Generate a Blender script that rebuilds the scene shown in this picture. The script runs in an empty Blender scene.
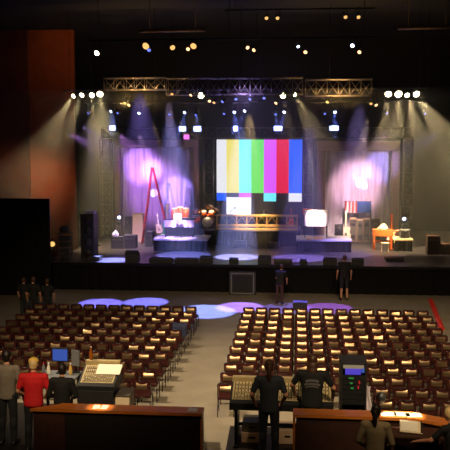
import bpy, bmesh, math, random
from mathutils import Vector, Matrix, Quaternion
random.seed(7)
PI = math.pi
SC = bpy.context.scene
COL = SC.collection

# ------------------------------------------------------------------ camera
F = 800.0
CAM = Vector((0, 0, 6.4))
YAW, PIT = math.radians(5.2), math.atan(79 / F)
D = Vector((-math.sin(YAW) * math.cos(PIT), math.cos(YAW) * math.cos(PIT), -math.sin(PIT)))
R = Vector((math.cos(YAW), math.sin(YAW), 0))
U = R.cross(D)
cam_data = bpy.data.cameras.new('camera')
cam = bpy.data.objects.new('camera', cam_data)
COL.objects.link(cam)
cam.location = CAM
cam.rotation_euler = D.to_track_quat('-Z', 'Y').to_euler()
cam_data.sensor_width = 36
cam_data.lens = F / 450 * 36
cam_data.clip_end = 200
SC.camera = cam

def ray(px, py):
    return D * F + R * (px - 225) - U * (py - 225)
def at(px, py, Y):
    d = ray(px, py)
    return CAM + d * (Y / d.y)
def gz(px, py, z):
    d = ray(px, py)
    return CAM + d * ((z - CAM.z) / d.z)
def proj(p):
    v = Vector(p) - CAM
    w = v.dot(D)
    return 225 + F * v.dot(R) / w, 225 - F * v.dot(U) / w

# ------------------------------------------------------------------ materials
def lin(c):
    def f(x):
        x /= 255
        return x / 12.92 if x <= 0.04045 else ((x + 0.055) / 1.055) ** 2.4
    return (f(c[0]), f(c[1]), f(c[2]), 1)
MATS = {}
def mat(name, c, rough=.6, metal=0, vary=.15, scale=8, bump=0, spec=.5, stretch=None):
    m = bpy.data.materials.new(name); m.use_nodes = True
    nt = m.node_tree; b = nt.nodes['Principled BSDF']
    tc = nt.nodes.new('ShaderNodeTexCoord'); n = nt.nodes.new('ShaderNodeTexNoise')
    n.inputs['Scale'].default_value = scale; n.inputs['Detail'].default_value = 4
    src = tc.outputs['Object']
    if stretch:
        mp = nt.nodes.new('ShaderNodeMapping'); mp.inputs['Scale'].default_value = stretch
        nt.links.new(src, mp.inputs['Vector']); src = mp.outputs['Vector']
    nt.links.new(src, n.inputs['Vector'])
    r = nt.nodes.new('ShaderNodeValToRGB')
    L = lin(c)
    r.color_ramp.elements[0].position = .3; r.color_ramp.elements[1].position = .7
    r.color_ramp.elements[0].color = tuple(x * (1 - vary) for x in L[:3]) + (1,)
    r.color_ramp.elements[1].color = tuple(min(1, x * (1 + vary)) for x in L[:3]) + (1,)
    nt.links.new(n.outputs['Fac'], r.inputs['Fac']); nt.links.new(r.outputs['Color'], b.inputs['Base Color'])
    b.inputs['Roughness'].default_value = rough; b.inputs['Metallic'].default_value = metal
    b.inputs['Specular IOR Level'].default_value = spec
    if bump:
        bp = nt.nodes.new('ShaderNodeBump'); bp.inputs['Strength'].default_value = bump; bp.inputs['Distance'].default_value = .02
        nt.links.new(n.outputs['Fac'], bp.inputs['Height']); nt.links.new(bp.outputs['Normal'], b.inputs['Normal'])
    MATS[name] = m
    return m
def emit(name, c, strength):
    m = bpy.data.materials.new(name); m.use_nodes = True
    nt = m.node_tree; b = nt.nodes['Principled BSDF']
    b.inputs['Base Color'].default_value = (.02, .02, .02, 1)
    b.inputs['Roughness'].default_value = .4
    b.inputs['Emission Color'].default_value = lin(c); b.inputs['Emission Strength'].default_value = strength
    MATS[name] = m
    return m
mat('concrete', (132, 122, 106), .62, 0, .12, 1.6, .05)
mat('black_wall', (11, 9, 9), .9, 0, .2, 3)
mat('rust_wall', (158, 72, 20), .85, 0, .15, 2, .1)
mat('maroon_wall', (96, 44, 28), .85, 0, .15, 2, .1)
mat('ceiling_black', (12, 11, 10), .95, 0, .2, 2)
mat('deck', (44, 39, 43), .42, 0, .2, 3)
mat('skirt', (17, 15, 15), .9, 0, .3, 6, .1, .2, (6, 1, .3))
mat('dark_metal', (52, 46, 44), .28, .85, .1, 20)
mat('black_metal', (24, 23, 24), .4, .6, .1, 20)
mat('alu', (98, 90, 86), .38, .8, .08, 12)
mat('bronze', (196, 158, 104), .38, .7, .12, 9)
mat('plate', (150, 128, 96), .3, .9, .1, 9)  # tan metal imitating light glinting off the chair backs
mat('red_pad', (74, 16, 15), .6, 0, .15, 25, .05)
mat('black_plastic', (26, 25, 27), .5, 0, .2, 20)
mat('case_black', (34, 32, 33), .55, 0, .2, 10)
mat('grille', (38, 37, 40), .7, .3, .2, 60, .2)
mat('wedge_top', (150, 146, 165), .45, 0, .1, 20)
mat('wood_cap', (196, 112, 44), .32, 0, .25, 5, .02, .5, (.6, 6, 6))
mat('counter_front', (30, 22, 18), .6, 0, .2, 6)
mat('counter_brown', (62, 34, 24), .6, 0, .2, 6)
mat('paper', (235, 228, 210), .7, 0, .03, 30)
mat('drape', (186, 176, 190), .85, 0, .06, 10, .1)
mat('drape_frame', (126, 92, 92), .6, 0, .15, 7)
mat('white_cloth', (226, 214, 222), .8, 0, .05, 14, .1)
mat('lilac_cloth', (190, 170, 214), .7, 0, .08, 14, .1)
mat('beige_cover', (170, 140, 112), .85, 0, .12, 6, .1)
mat('red_paint', (206, 40, 44), .4, 0, .08, 12)
mat('red_rubber', (226, 46, 24), .5, 0, .1, 12)
mat('orange_wood', (196, 92, 36), .35, 0, .18, 7, 0, .5, (1, 8, 8))
mat('orange_shell', (220, 92, 34), .35, 0, .1, 9)
mat('copper', (226, 150, 84), .25, 1, .1, 12)
mat('cream', (232, 212, 178), .45, 0, .08, 12)
mat('drum_skin', (230, 226, 214), .6, 0, .04, 12)
mat('green_paint', (40, 120, 70), .4, 0, .1, 12)
mat('console_panel', (178, 158, 112), .45, .1, .1, 40)
mat('console_dark', (80, 72, 58), .5, 0, .1, 30)
mat('grey_board', (110, 112, 116), .6, 0, .1, 10)
mat('flag_red', (206, 58, 48), .8, 0, .06, 14)
mat('flag_white', (226, 222, 226), .8, 0, .04, 14)
mat('flag_blue', (40, 92, 168), .8, 0, .08, 14)
mat('skin', (198, 140, 108), .55, 0, .06, 20)
mat('shirt_slate', (40, 42, 50), .85, 0, .12, 16, .1)
mat('shirt_black', (17, 16, 17), .85, 0, .15, 16, .1)
mat('print_grey', (92, 88, 88), .8, 0, .2, 30)
mat('shirt_red', (198, 20, 26), .8, 0, .1, 14, .1)
mat('shirt_grey', (120, 110, 98), .85, 0, .1, 14, .1)
mat('shirt_tan', (140, 122, 92), .85, 0, .1, 14, .1)
mat('jeans', (28, 28, 34), .85, 0, .15, 20, .1)
mat('hair_brown', (66, 37, 20), .5, 0, .25, 30, .3, .5, (1, 1, .2))
mat('hair_dark', (24, 17, 14), .5, 0, .25, 30, .3, .5, (1, 1, .2))
mat('hair_blond', (206, 176, 120), .5, 0, .2, 30, .3, .5, (1, 1, .2))
mat('cap_yellow', (214, 176, 84), .7, 0, .1, 20)
mat('navy_cloth', (30, 36, 66), .85, 0, .12, 14, .1)
mat('shoe', (18, 17, 17), .5, 0, .1, 20)
mat('eye', (16, 12, 10), .2)
mat('amber_glass', (150, 84, 24), .15, 0, .05, 8)
emit('lens_warm', (255, 232, 190), 26)
emit('lens_warm_dim', (255, 196, 130), 3.2)
emit('lens_gold', (255, 190, 110), 1.3)
emit('lens_blue', (190, 205, 255), 9)
emit('lens_blue_dim', (110, 130, 255), 1.5)
emit('panel_blue', (170, 185, 255), 3.0)  # glow imitating beam light on the lower truss
emit('panel_magenta', (245, 110, 240), 1.6)  # same imitated light patch in magenta
emit('led_green', (50, 190, 80), .35)
emit('led_red', (230, 40, 40), .5)
emit('led_amber', (255, 170, 90), .8)
emit('display_violet', (84, 66, 210), .8)
emit('display_blue', (54, 92, 190), .7)
emit('display_cream', (214, 190, 150), .35)
for nm, c in (('bar_white', (222, 222, 228)), ('bar_yellow', (226, 212, 100)), ('bar_cyan', (108, 228, 238)), ('bar_green', (98, 216, 92)),
              ('bar_magenta', (214, 84, 240)), ('bar_red', (214, 18, 62)), ('bar_blue', (30, 90, 240)), ('bar_paper', (246, 244, 250)), ('bar_black', (24, 18, 22))):
    emit(nm, c, 1.25)
M = MATS

# ------------------------------------------------------------------ mesh builder
class MB:
    def __init__(s):
        s.v, s.f, s.m, s.ms, s.sm = [], [], [], [], []
    def _mi(s, m):
        if m not in s.ms: s.ms.append(m)
        return s.ms.index(m)
    def add(s, vs, fs, m, smooth=False, X=None):
        o = len(s.v); mi = s._mi(m)
        for p in vs:
            p = Vector(p)
            s.v.append(X @ p if X else p)
        for f in fs:
            s.f.append([i + o for i in f]); s.m.append(mi); s.sm.append(smooth)
        return s
    def box(s, c, d, m, X=None, b=0.0):
        c = Vector(c); x, y, z = d[0] / 2, d[1] / 2, d[2] / 2
        b = min(b, x * .9, y * .9, z * .9)
        if b <= 0:
            vs = [c + Vector((i * x, j * y, k * z)) for k in (-1, 1) for j in (-1, 1) for i in (-1, 1)]
            fs = [(0, 2, 3, 1), (4, 5, 7, 6), (0, 1, 5, 4), (2, 6, 7, 3), (0, 4, 6, 2), (1, 3, 7, 5)]
            return s.add(vs, fs, m, False, X)
        bm = bmesh.new()
        bmesh.ops.create_cube(bm, size=1)
        for v in bm.verts: v.co = Vector((v.co.x * d[0], v.co.y * d[1], v.co.z * d[2])) + c
        bmesh.ops.bevel(bm, geom=bm.edges[:], offset=b, segments=2, affect='EDGES', profile=.6)
        bm.verts.index_update()
        s.add([v.co.copy() for v in bm.verts], [[v.index for v in f.verts] for f in bm.faces], m, False, X)
        bm.free()
        return s
    def cone(s, a, c, r0, r1, m, n=10, cap=True, X=None):
        a, c = Vector(a), Vector(c); d = (c - a)
        if d.length < 1e-6: return s
        q = d.to_track_quat('Z', 'X').to_matrix()
        vs = []
        for p, r in ((a, r0), (c, r1)):
            for i in range(n):
                t = 2 * PI * i / n
                vs.append(p + q @ Vector((r * math.cos(t), r * math.sin(t), 0)))
        fs = [(i, (i + 1) % n, n + (i + 1) % n, n + i) for i in range(n)]
        s.add(vs, fs, m, True, X)
        if cap:
            s.add(vs[:n], [list(range(n))[::-1]], m, False, X); s.add(vs[n:], [list(range(n))], m, False, X)
        return s
    def tube(s, pts, r, m, n=8, X=None, cyc=False):
        pts = [Vector(p) for p in pts]; N = len(pts); rings = []
        up = None
        for i, p in enumerate(pts):
            if cyc: t = (pts[(i + 1) % N] - pts[i - 1])
            else: t = pts[min(i + 1, N - 1)] - pts[max(i - 1, 0)]
            t.normalize()
            if up is None:
                up = Vector((0, 0, 1)) if abs(t.z) < .9 else Vector((1, 0, 0))
            a = t.cross(up).normalized(); up = a.cross(t).normalized()
            rr = r[i] if isinstance(r, (list, tuple)) else r
            rings.append([p + a * (rr * math.cos(2 * PI * k / n)) + up * (rr * math.sin(2 * PI * k / n)) for k in range(n)])
        vs = [v for g in rings for v in g]; fs = []
        for i in range(N if cyc else N - 1):
            j = (i + 1) % N
            for k in range(n):
                fs.append((i * n + k, i * n + (k + 1) % n, j * n + (k + 1) % n, j * n + k))
        if not cyc:
            fs.append(list(range(n))[::-1]); fs.append([(N - 1) * n + k for k in range(n)])
        return s.add(vs, fs, m, True, X)
    def lathe(s, prof, m, n=20, o=(0, 0, 0), X=None):
        o = Vector(o); vs = []; K = len(prof)
        for r, z in prof:
            for i in range(n):
                t = 2 * PI * i / n
                vs.append(o + Vector((r * math.cos(t), r * math.sin(t), z)))
        fs = [(k * n + i, k * n + (i + 1) % n, (k + 1) * n + (i + 1) % n, (k + 1) * n + i) for k in range(K - 1) for i in range(n)]
        fs.append(list(range(n))[::-1]); fs.append([(K - 1) * n + i for i in range(n)])
        return s.add(vs, fs, m, True, X)
    def ell(s, c, r, m, X=None, n=16, k=10):
        c = Vector(c); vs = [c + Vector((0, 0, -r[2]))]
        for j in range(1, k):
            a = -PI / 2 + PI * j / k
            for i in range(n):
                t = 2 * PI * i / n
                vs.append(c + Vector((r[0] * math.cos(a) * math.cos(t), r[1] * math.cos(a) * math.sin(t), r[2] * math.sin(a))))
        vs.append(c + Vector((0, 0, r[2]))); fs = []
        for i in range(n): fs.append((0, 1 + (i + 1) % n, 1 + i))
        for j in range(k - 2):
            for i in range(n):
                a = 1 + j * n
                fs.append((a + i, a + (i + 1) % n, a + n + (i + 1) % n, a + n + i))
        L = len(vs) - 1; a = 1 + (k - 2) * n
        for i in range(n): fs.append((a + i, a + (i + 1) % n, L))
        return s.add(vs, fs, m, True, X)
    def prism(s, poly, a, b, m, axis='y', X=None):
        """poly of (u,v); axis y: (u, t, v)  axis z: (u, v, t)  axis x: (t, u, v)"""
        n = len(poly)
        def P(u, v, t): return {'y': (u, t, v), 'z': (u, v, t), 'x': (t, u, v)}[axis]
        vs = [P(u, v, a) for u, v in poly] + [P(u, v, b) for u, v in poly]
        fs = [(i, (i + 1) % n, n + (i + 1) % n, n + i) for i in range(n)] + [list(range(n))[::-1], list(range(n, 2 * n))]
        return s.add(vs, fs, m, False, X)
    def grid(s, fn, nu, nv, m, thick=0, X=None):
        vs = [Vector(fn(i / nu, j / nv)) for j in range(nv + 1) for i in range(nu + 1)]
        fs = [(j * (nu + 1) + i, j * (nu + 1) + i + 1, (j + 1) * (nu + 1) + i + 1, (j + 1) * (nu + 1) + i) for j in range(nv) for i in range(nu)]
        return s.add(vs, fs, m, True, X)
    def mesh(s, name):
        me = bpy.data.meshes.new(name)
        me.from_pydata([tuple(v) for v in s.v], [], s.f)
        for m in s.ms: me.materials.append(M[m])
        me.polygons.foreach_set('material_index', s.m)
        me.polygons.foreach_set('use_smooth', s.sm)
        bm = bmesh.new(); bm.from_mesh(me)
        bmesh.ops.recalc_face_normals(bm, faces=bm.faces[:])
        bm.to_mesh(me); bm.free()
        me.update()
        return me
    def build(s, name, parent=None, loc=None):
        o = bpy.data.objects.new(name, s.mesh(name)); COL.objects.link(o)
        if parent: o.parent = parent
        if loc is not None: o.location = loc
        return o

def tag(o, label=None, cat=None, group=None, kind=None):
    if label: o['label'] = label
    if cat: o['category'] = cat
    if group: o['group'] = group
    if kind: o['kind'] = kind
    return o
def thing(name, loc, label, cat, group=None, rz=0):
    o = bpy.data.objects.new(name, None); COL.objects.link(o)
    o.empty_display_size = .1
    o.location = loc; o.rotation_euler = (0, 0, rz)
    return tag(o, label, cat, group)
KIDS = {}
def kids(o):
    return [c for c in bpy.data.objects if c.parent == o]
def copy_tree(o, parent=None, cache={}):
    c = o.copy(); COL.objects.link(c)
    if parent: c.parent = parent
    key = o.name
    if key not in cache: cache[key] = kids(o)
    for ch in cache[key]: copy_tree(ch, c)
    return c
ORD = ['first', 'second', 'third', 'fourth', 'fifth', 'sixth', 'seventh', 'eighth', 'ninth', 'tenth', 'eleventh', 'twelfth', 'thirteenth', 'fourteenth', 'fifteenth']
def struct(o): return tag(o, kind='structure')

SZ = 1.25          # stage deck height
SF = 34.5          # stage front edge
BK = 44.5          # line of the drape frames and towers

# ------------------------------------------------------------------ the setting
X0, X1, Y0, Y1, H = -19.5, 17.0, -5.0, 50.0, 13.0
struct(MB().box(((X0 + X1) / 2, (Y0 + Y1) / 2, -.1), (X1 - X0, Y1 - Y0, .2), 'concrete').build('floor'))
struct(MB().box(((X0 + X1) / 2, (Y0 + Y1) / 2, H + .1), (X1 - X0, Y1 - Y0, .2), 'ceiling_black').build('ceiling'))
struct(MB().box(((X0 + X1) / 2, Y1 + .1, H / 2), (X1 - X0 + .4, .2, H), 'black_wall').build('wall_back'))
struct(MB().box(((X0 + X1) / 2, Y0 - .1, H / 2), (X1 - X0 + .4, .2, H), 'black_wall').build('wall_front'))
struct(MB().box((X0 - .1, (Y0 + Y1) / 2, H / 2), (.2, Y1 - Y0, H), 'black_wall').build('wall_left'))
struct(MB().box((X1 + .1, (Y0 + Y1) / 2, H / 2), (.2, Y1 - Y0, H), 'black_wall').build('wall_right'))
# rust coloured proscenium return and the maroon wall beside it
a, b = at(30, 150, 45.5).x, at(75, 150, 45.5).x
struct(MB().box(((a + b) / 2, 45.65, H / 2), (b - a, .3, H), 'rust_wall').build('wall_rust'))
struct(MB().box((X0 / 2 + a / 2, 45.55, H / 2), (a - X0, .5, H), 'maroon_wall').build('wall_maroon'))
# stage
SXL, SXR = gz(44, 264, SZ).x, 13.5
m = MB().box(((SXL + SXR) / 2, (SF + 49.5) / 2, SZ - .06), (SXR - SXL, 49.5 - SF, .12), 'deck')
struct(m.build('stage_deck'))
m = MB()
def sk(u, v):
    x = SXL + .05 + (SXR - SXL - .1) * u
    return (x, SF + .12 + .035 * math.sin(x * 14) * (1 - .4 * v), (SZ - .125) * v)
m.grid(sk, 500, 4, 'skirt'); m.box(((SXL + SXR) / 2, SF + .35, (SZ - .12) / 2), (SXR - SXL - .1, .06, SZ - .12), 'skirt')
struct(m.build('stage_skirt'))
struct(MB().box(((SXL + SXR) / 2, SF - .02, SZ - .05), (SXR - SXL, .04, .1), 'black_metal').build('trim_stage'))
struct(MB().box((SXL + .03, (SF + 49.5) / 2 + .4, (SZ - .12) / 2), (.06, 49.5 - SF - .8, SZ - .12), 'skirt').build('stage_skirt_side'))

# ------------------------------------------------------------------ trusses
def truss(name, p0, p1, label, group=None, w=.5, h=.5, bay=.6, metal='alu', cat='truss'):
    """box truss from p0 to p1 (lower centre line at the start end)"""
    p0, p1 = Vector(p0), Vector(p1); d = p1 - p0; L = d.length
    root = thing(name, p0, label, cat, group)
    Q = d.to_track_quat('Z', 'Y')
    root.rotation_euler = Q.to_euler()
    cs = [(-w / 2, -h / 2), (w / 2, -h / 2), (w / 2, h / 2), (-w / 2, h / 2)]
    for x, y in cs: MB().tube([(x, y, 0), (x, y, L)], .028, metal, 8).build('chord', root)
    m = MB(); n = max(1, round(L / bay)); st = L / n
    for i in range(n + 1):
        z = min(max(i * st, .02), L - .02)
        for k in range(4):
            (x, y), (u, v) = cs[k], cs[(k + 1) % 4]
            m.tube([(x, y, z), (u, v, z)], .015, metal, 6)
            if i < n:
                z2 = (i + 1) * st
                if (i + k) % 2: m.tube([(x, y, z), (u, v, z2)], .015, metal, 6)
                else: m.tube([(u, v, z), (x, y, z2)], .015, metal, 6)
    m.build('bracing', root)
    return root
TZ0 = at(200, 138.5, BK).z; TZ1 = at(200, 127.5, BK).z
for i, (px, wd) in enumerate(((106.5, 12), (209, 11), (308, 11), (407.5, 11))):
    x = at(px, 190, BK).x; w = wd / 800 * BK
    lab = ['outermost truss tower on the rust wall side of the stage', 'truss tower between the purple drape and the colour bar screen',
           'truss tower between the colour bar screen and the pink lit drape', 'outermost truss tower on the dark right side, past the pink lit drape'][i]
    r = truss('truss_tower', (x, BK, SZ), (x, BK, TZ0 - .03), lab, 'vertical truss towers', w * .85, w * .85, .62)
    MB().box((0, 0, .015), (w * 1.05, w * 1.05, .03), 'alu', b=.005).build('base_plate', r)
xa, xb = at(102, 130, BK).x, at(413, 130, BK).x
th = TZ1 - TZ0
tr = truss('horizontal_truss', (xa, BK, (TZ0 + TZ1) / 2), (xb, BK, (TZ0 + TZ1) / 2), 'long lower truss across the tops of the four stage towers', None, .55, th - .05, .6)
# upper truss: a gold lit length, a blue lit length, a gold lit length
UY = 38.0
UZ0, UZ1 = at(225, 96, UY).z, at(225, 79, UY).z
uz = (UZ0 + UZ1) / 2
for (a, b, zt, zb, lab) in ((105, 166, 78.5, 90, 'warm lit upper truss length hanging above the purple drape'),
                            (167, 303, 79, 95, 'dim violet lit upper truss length hanging above the colour bar screen'),
                            (305, 372, 80, 96, 'warm lit upper truss length hanging above the pink lit drape')):
    y = UY; p = at(a, (zt + zb) / 2, y); q = at(b, (zt + zb) / 2, y); z = p.z
    hh = at(a, zt, y).z - at(a, zb, y).z
    q = Vector((q.x, y, z)); p = Vector((p.x, y, z))
    r = truss('upper_truss', p, q, lab, 'upper truss lengths', .55, hh, .5)
    MB().box((0, -.02, 0) , (.01, .01, .01), 'alu') 
    # suspension chains up to the roof
    L = (q - p).length
# hanging pipes carrying the lamp rows
def pipe(name, y, z, xa, xb, label, r=.03, met='black_metal', hang=True):
    root = thing(name, (xa, y, z), label, 'pipe', 'lighting pipes')
    MB().tube([(0, 0, 0), (xb - xa, 0, 0)], r, met, 8).build('tube', root)
    n = max(2, int((xb - xa) / 4) + 1)
    for i in range(n):
        x = .4 + (xb - xa - .8) * i / (n - 1)
        MB().tube([(x, 0, r * .5), (x, 0, H - z - .02)], .012, met, 6).build('drop_cable', root)
    return root
BLZ = at(100, 90.5, UY + .55).z
pipe('lighting_pipe', UY + .55, BLZ, at(62, 90, UY + .55).x, at(428, 90, UY + .55).x, 'black pipe carrying the warm blinder lamps behind the upper truss')
MHY = 41.0
MHZ = at(225, 102, MHY).z
pipe('lighting_pipe', MHY, MHZ, at(84, 104, MHY).x, at(436, 104, MHY).x, 'black pipe carrying the row of blue beam lamps')
HY1 = 30.0
HZ1 = at(225, 39, HY1).z; HZ2 = at(225, 10.5, HY1 + 2).z
pipe('lighting_pipe', HY1, HZ1, at(88, 39, HY1).x, at(375, 39, HY1).x, 'black ceiling pipe carrying the paired profile lamps, lower of two')
pipe('lighting_pipe', HY1 + 2, HZ2, at(225, 12, HY1 + 2).x, at(375, 12, HY1 + 2).x, 'black ceiling pipe carrying four small gold lamps, upper of two')
p = at(140, 31, 33); q = at(205, 31, 33)
pipe('lighting_pipe', 33, p.z, p.x, q.x, 'short bare ceiling pipe above the warm lit truss', .07, 'bronze')
p = at(398, 28, 33); q = at(456, 28, 33)
pipe('lighting_pipe', 33, p.z, p.x, q.x, 'faintly lit bare ceiling pipe in the dark corner above the right side', .07, 'bronze')

# ------------------------------------------------------------------ lights
LIGHT_N = [0]
def spot(p, target, energy, color, deg, blend=.4, size=.08, name='lamp_beam'):
    l = bpy.data.lights.new(name, 'SPOT'); l.energy = energy; l.color = color
    l.spot_size = math.radians(deg); l.spot_blend = blend; l.shadow_soft_size = size
    o = bpy.data.objects.new(name, l); COL.objects.link(o); o.location = p
    o.rotation_euler = (Vector(target) - Vector(p)).to_track_quat('-Z', 'Y').to_euler()
    return o
def point(p, energy, color, size=.1, name='lamp_glow'):
    l = bpy.data.lights.new(name, 'POINT'); l.energy = energy; l.color = color; l.shadow_soft_size = size
    o = bpy.data.objects.new(name, l); COL.objects.link(o); o.location = p
    return o
WARM = (1, .76, .38); WARM2 = (1, .7, .36); BLUE = (.14, .2, 1); VIO = (.55, .3, 1); PINK = (1, .66, .82)

# ------------------------------------------------------------------ lamp fixtures
def par_can(loc, aim, lens, label, group, r=.15, name='blinder_lamp', drop=.3, body='black_metal'):
    """hangs from a pipe: loc = centre of the lens, drop = height of the pipe above it"""
    loc = Vector(loc); d = (Vector(aim) - loc).normalized()
    root = thing(name, loc, label, 'stage lamp', group)
    Q = d.to_track_quat('Z', 'Y').to_matrix().to_4x4()
    m = MB().lathe([(r * .45, -.30), (r * .7, -.27), (r * .95, -.12), (r * 1.05, 0), (r * 1.05, .04), (r * .99, .04), (r * .97, .0)], body, 18, X=Q)
    can = m.build('can', root)
    MB().lathe([(r * .96, .005), (r * .7, .02), (r * .2, .028)], lens, 18, X=Q).build('lens', can)
    w = r * 1.15
    MB().tube([(-w, 0, 0), (-w, 0, drop * .7), (w, 0, drop * .7), (w, 0, 0)], .014, body, 6, X=Matrix.Translation(Q @ Vector((0, 0, -.1)))).build('yoke', root)
    c = Q @ Vector((0, 0, -.1))
    MB().tube([(c.x, c.y, c.z + drop * .7 - .01), (0, .06, drop - .03)], .014, body, 6).box((0, .07, drop - .01), (.06, .1, .08), body, b=.01).build('clamp', root)
    return root
GRP = 'warm blinder lamps in the row of four above the rust wall'
for i, px in enumerate((73.5, 82, 92, 100)):
    p = at(px, (96, 95, 95, 94)[i], UY + .45)
    r = (.105, .115, .125, .15)[i]
    par_can(p, p + Vector(((-.35, -.25, .05, .1)[i], -1, -.55)), 'lens_warm',
            'glowing warm blinder lamp, %s from the wall end of the rust wall row' % ORD[i], GRP, r, drop=BLZ - p.z)
    tgt = p + Vector(((-2.6, -1.8, .1, .3)[i], (-.5, -.3, .9, .9)[i], -4.2))
    spot(p + (tgt - p).normalized() * .12, tgt, (5500, 5000, 8500, 15000)[i], WARM, (38, 34, 40, 48)[i], .9)
GRP = 'warm blinder lamps in the row of four on the right side'
for i, px in enumerate((388.3, 398.5, 407, 416.3)):
    p = at(px, (94, 94, 95, 94)[i], UY + .45)
    r = (.15, .165, .11, .15)[i]
    par_can(p, p + Vector(((-.05, 0, .1, .3)[i], -1, -.55)), 'lens_warm',
            'glowing warm blinder lamp, %s from the truss in the right side row' % ORD[i], GRP, r, drop=BLZ - p.z)
    tgt = p + Vector(((-.2, .1, 1.4, 2.8)[i], .9, -4.2))
    spot(p + (tgt - p).normalized() * .12, tgt, (13000, 17000, 13000, 20000)[i], WARM, (40, 40, 36, 44)[i], .9)
GRP = 'warm floods among the blue lamps'
for i, (px, py, r, dx) in enumerate(((201, 95.5, .14, 0), (283, 95.5, .13, .2), (295, 94.5, .09, 1.6))):
    p = at(px, py, UY + .45)
    par_can(p, p + Vector((dx * .3, -1, -.4)), 'lens_warm', 'round warm flood lamp above the screen, %s from the rust wall side' % ORD[i], GRP, r, 'flood_lamp', BLZ - p.z)
    tgt = p + Vector((dx + (-1.2 if i == 0 else .6), 1.5, -4))
    spot(p + (tgt - p).normalized() * .12, tgt, (4500, 3200, 5200)[i], WARM, 40, .9)

def moving_head(loc, aim, lens, label, group, name='moving_head_lamp', up=1, s=1.0, drop=.3):
    """loc = pivot of the head; up=1 hangs from above, -1 stands on its base"""
    loc = Vector(loc); d = (Vector(aim) - loc).normalized()
    root = thing(name, loc, label, 'stage lamp', group)
    MB().box((0, 0, up * (drop - .06 * s)), (.26 * s, .22 * s, .12 * s), 'black_plastic', b=.02).build('base', root)
    w = .15 * s
    MB().tube([(-w, 0, 0), (-w, 0, up * (drop - .12 * s)), (w, 0, up * (drop - .12 * s)), (w, 0, 0)], .025 * s, 'black_plastic', 8).build('yoke', root)
    Q = d.to_track_quat('Z', 'Y').to_matrix().to_4x4()
    MB().lathe([(.05 * s, -.2 * s), (.1 * s, -.16 * s), (.125 * s, 0), (.11 * s, .14 * s), (.105 * s, .2 * s), (.095 * s, .2 * s), (.09 * s, .18 * s)], 'black_plastic', 16, X=Q).build('head', root)
    hd = COL.objects[-1]
    MB().lathe([(.092 * s, .185 * s), (.06 * s, .205 * s), (.02 * s, .212 * s)], lens, 16, X=Q).build('lens', hd)
    return root
GRP = 'blue beam lamps on the pipe above the stage'
heads = [(89.5, 112, 93, 130, 0, 0), (112.5, 110, 112.5, 129, 1, 3800), (119, 112, 119, 128, 0, 0), (140, 111.5, 146, 130, 1, 0), (170, 113, 176, 132, 0, 0), (186, 111, 181.5, 129, 1, 3000),
         (196.5, 114, 197.5, 129, 0, 2000), (224.5, 112.5, 226, 130, 0, 0), (235, 110.5, 235, 128, 1, 4200), (246, 109.5, 238, 128, 1, 1600), (275.5, 113, 278, 128, 0, 1900), (285, 110.5, 279, 128, 1, 2800),
         (324.5, 112.5, 325, 128, 0, 0), (334.5, 110.5, 334.5, 128, 1, 3600), (386, 112, 388, 130, 0, 0), (424, 112.5, 424, 130, 0, 0)]
for i, (px, py, tx, ty, br, e) in enumerate(heads):
    p = at(px, py, MHY)
    q = at(tx, ty, BK - .55)
    lp = p
    moving_head(p, p + (q - p).normalized() + Vector((0, -1.3, 0)), 'lens_blue' if br else 'lens_blue_dim',
                'blue beam lamp on the pipe above the stage, %s counted from the rust wall' % (ORD + ['sixteenth'])[i], GRP, s=.8 if br else .65, drop=MHZ - p.z)
    if e:
        dd = (q - p).normalized()
        spot(p + dd * .22, q, e * 8, BLUE, 9, .5, .04)
# glowing boxes imitating the bright patches where beams strike the lower truss
GRP = 'glowing colour changer panels on the lower truss'
for i, (px, py, w, h, mt) in enumerate(((112.3, 128, 6.5, 5, 'panel_blue'), (182.5, 128.8, 7, 5, 'panel_blue'), (197.3, 128.8, 7.5, 5, 'panel_blue'), (235.5, 128.5, 4, 5, 'panel_blue'),
                                        (278, 128.5, 8, 4.5, 'panel_blue'), (334, 128.2, 9, 4.6, 'panel_blue'), (186.5, 137, 5.5, 4.5, 'panel_magenta'))):
    p = at(px, py, BK - .45); k = BK / 800
    root = thing('color_changer', p, ('glowing blue panel lamp on the lower truss, %s from the rust wall' % ORD[i]) if mt == 'panel_blue' else 'small glowing magenta panel lamp on the lower truss', 'stage lamp', GRP)
    MB().box((0, .06, 0), (w * k + .04, .14, h * k + .04), 'black_metal', b=.01).build('housing', root)
    MB().box((0, -.015, 0), (w * k, .02, h * k), mt, b=.004).build('glowing_panel', root)
    MB().box((0, .15, 0), (.1, .08, .1), 'black_metal', b=.01).build('clamp', root)
# small unlit / warm profile lamps hung under the upper truss
GRP = 'small profile lamps hung under the upper truss'
for i, (px, py, ln) in enumerate(((125, 103, 'lens_gold'), (129, 105, 'lens_warm_dim'), (172, 94, 'lens_gold'), (191, 95, 'lens_warm_dim'), (209.5, 101, 'lens_warm_dim'), (214, 102.5, 'lens_gold'), (222.5, 101.5, 'lens_blue_dim'), (236, 99, 'lens_blue_dim'), (250, 99, 'lens_blue_dim'),
                                  (264, 98, 'lens_blue_dim'), (276, 103, 'lens_warm_dim'), (327.5, 102, 'lens_gold'), (371, 103.5, 'lens_gold'), (376, 105, 'lens_warm_dim'))):
    p = at(px, py, UY - .35)
    par_can(p, p + Vector((random.uniform(-.5, .5), -1, -.7)), ln, 'small profile lamp hung below the upper truss, %s from the rust wall' % ORD[i], GRP, .075, 'profile_lamp', UZ0 + .02 - p.z if UZ0 - p.z > .12 else .2)
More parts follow.
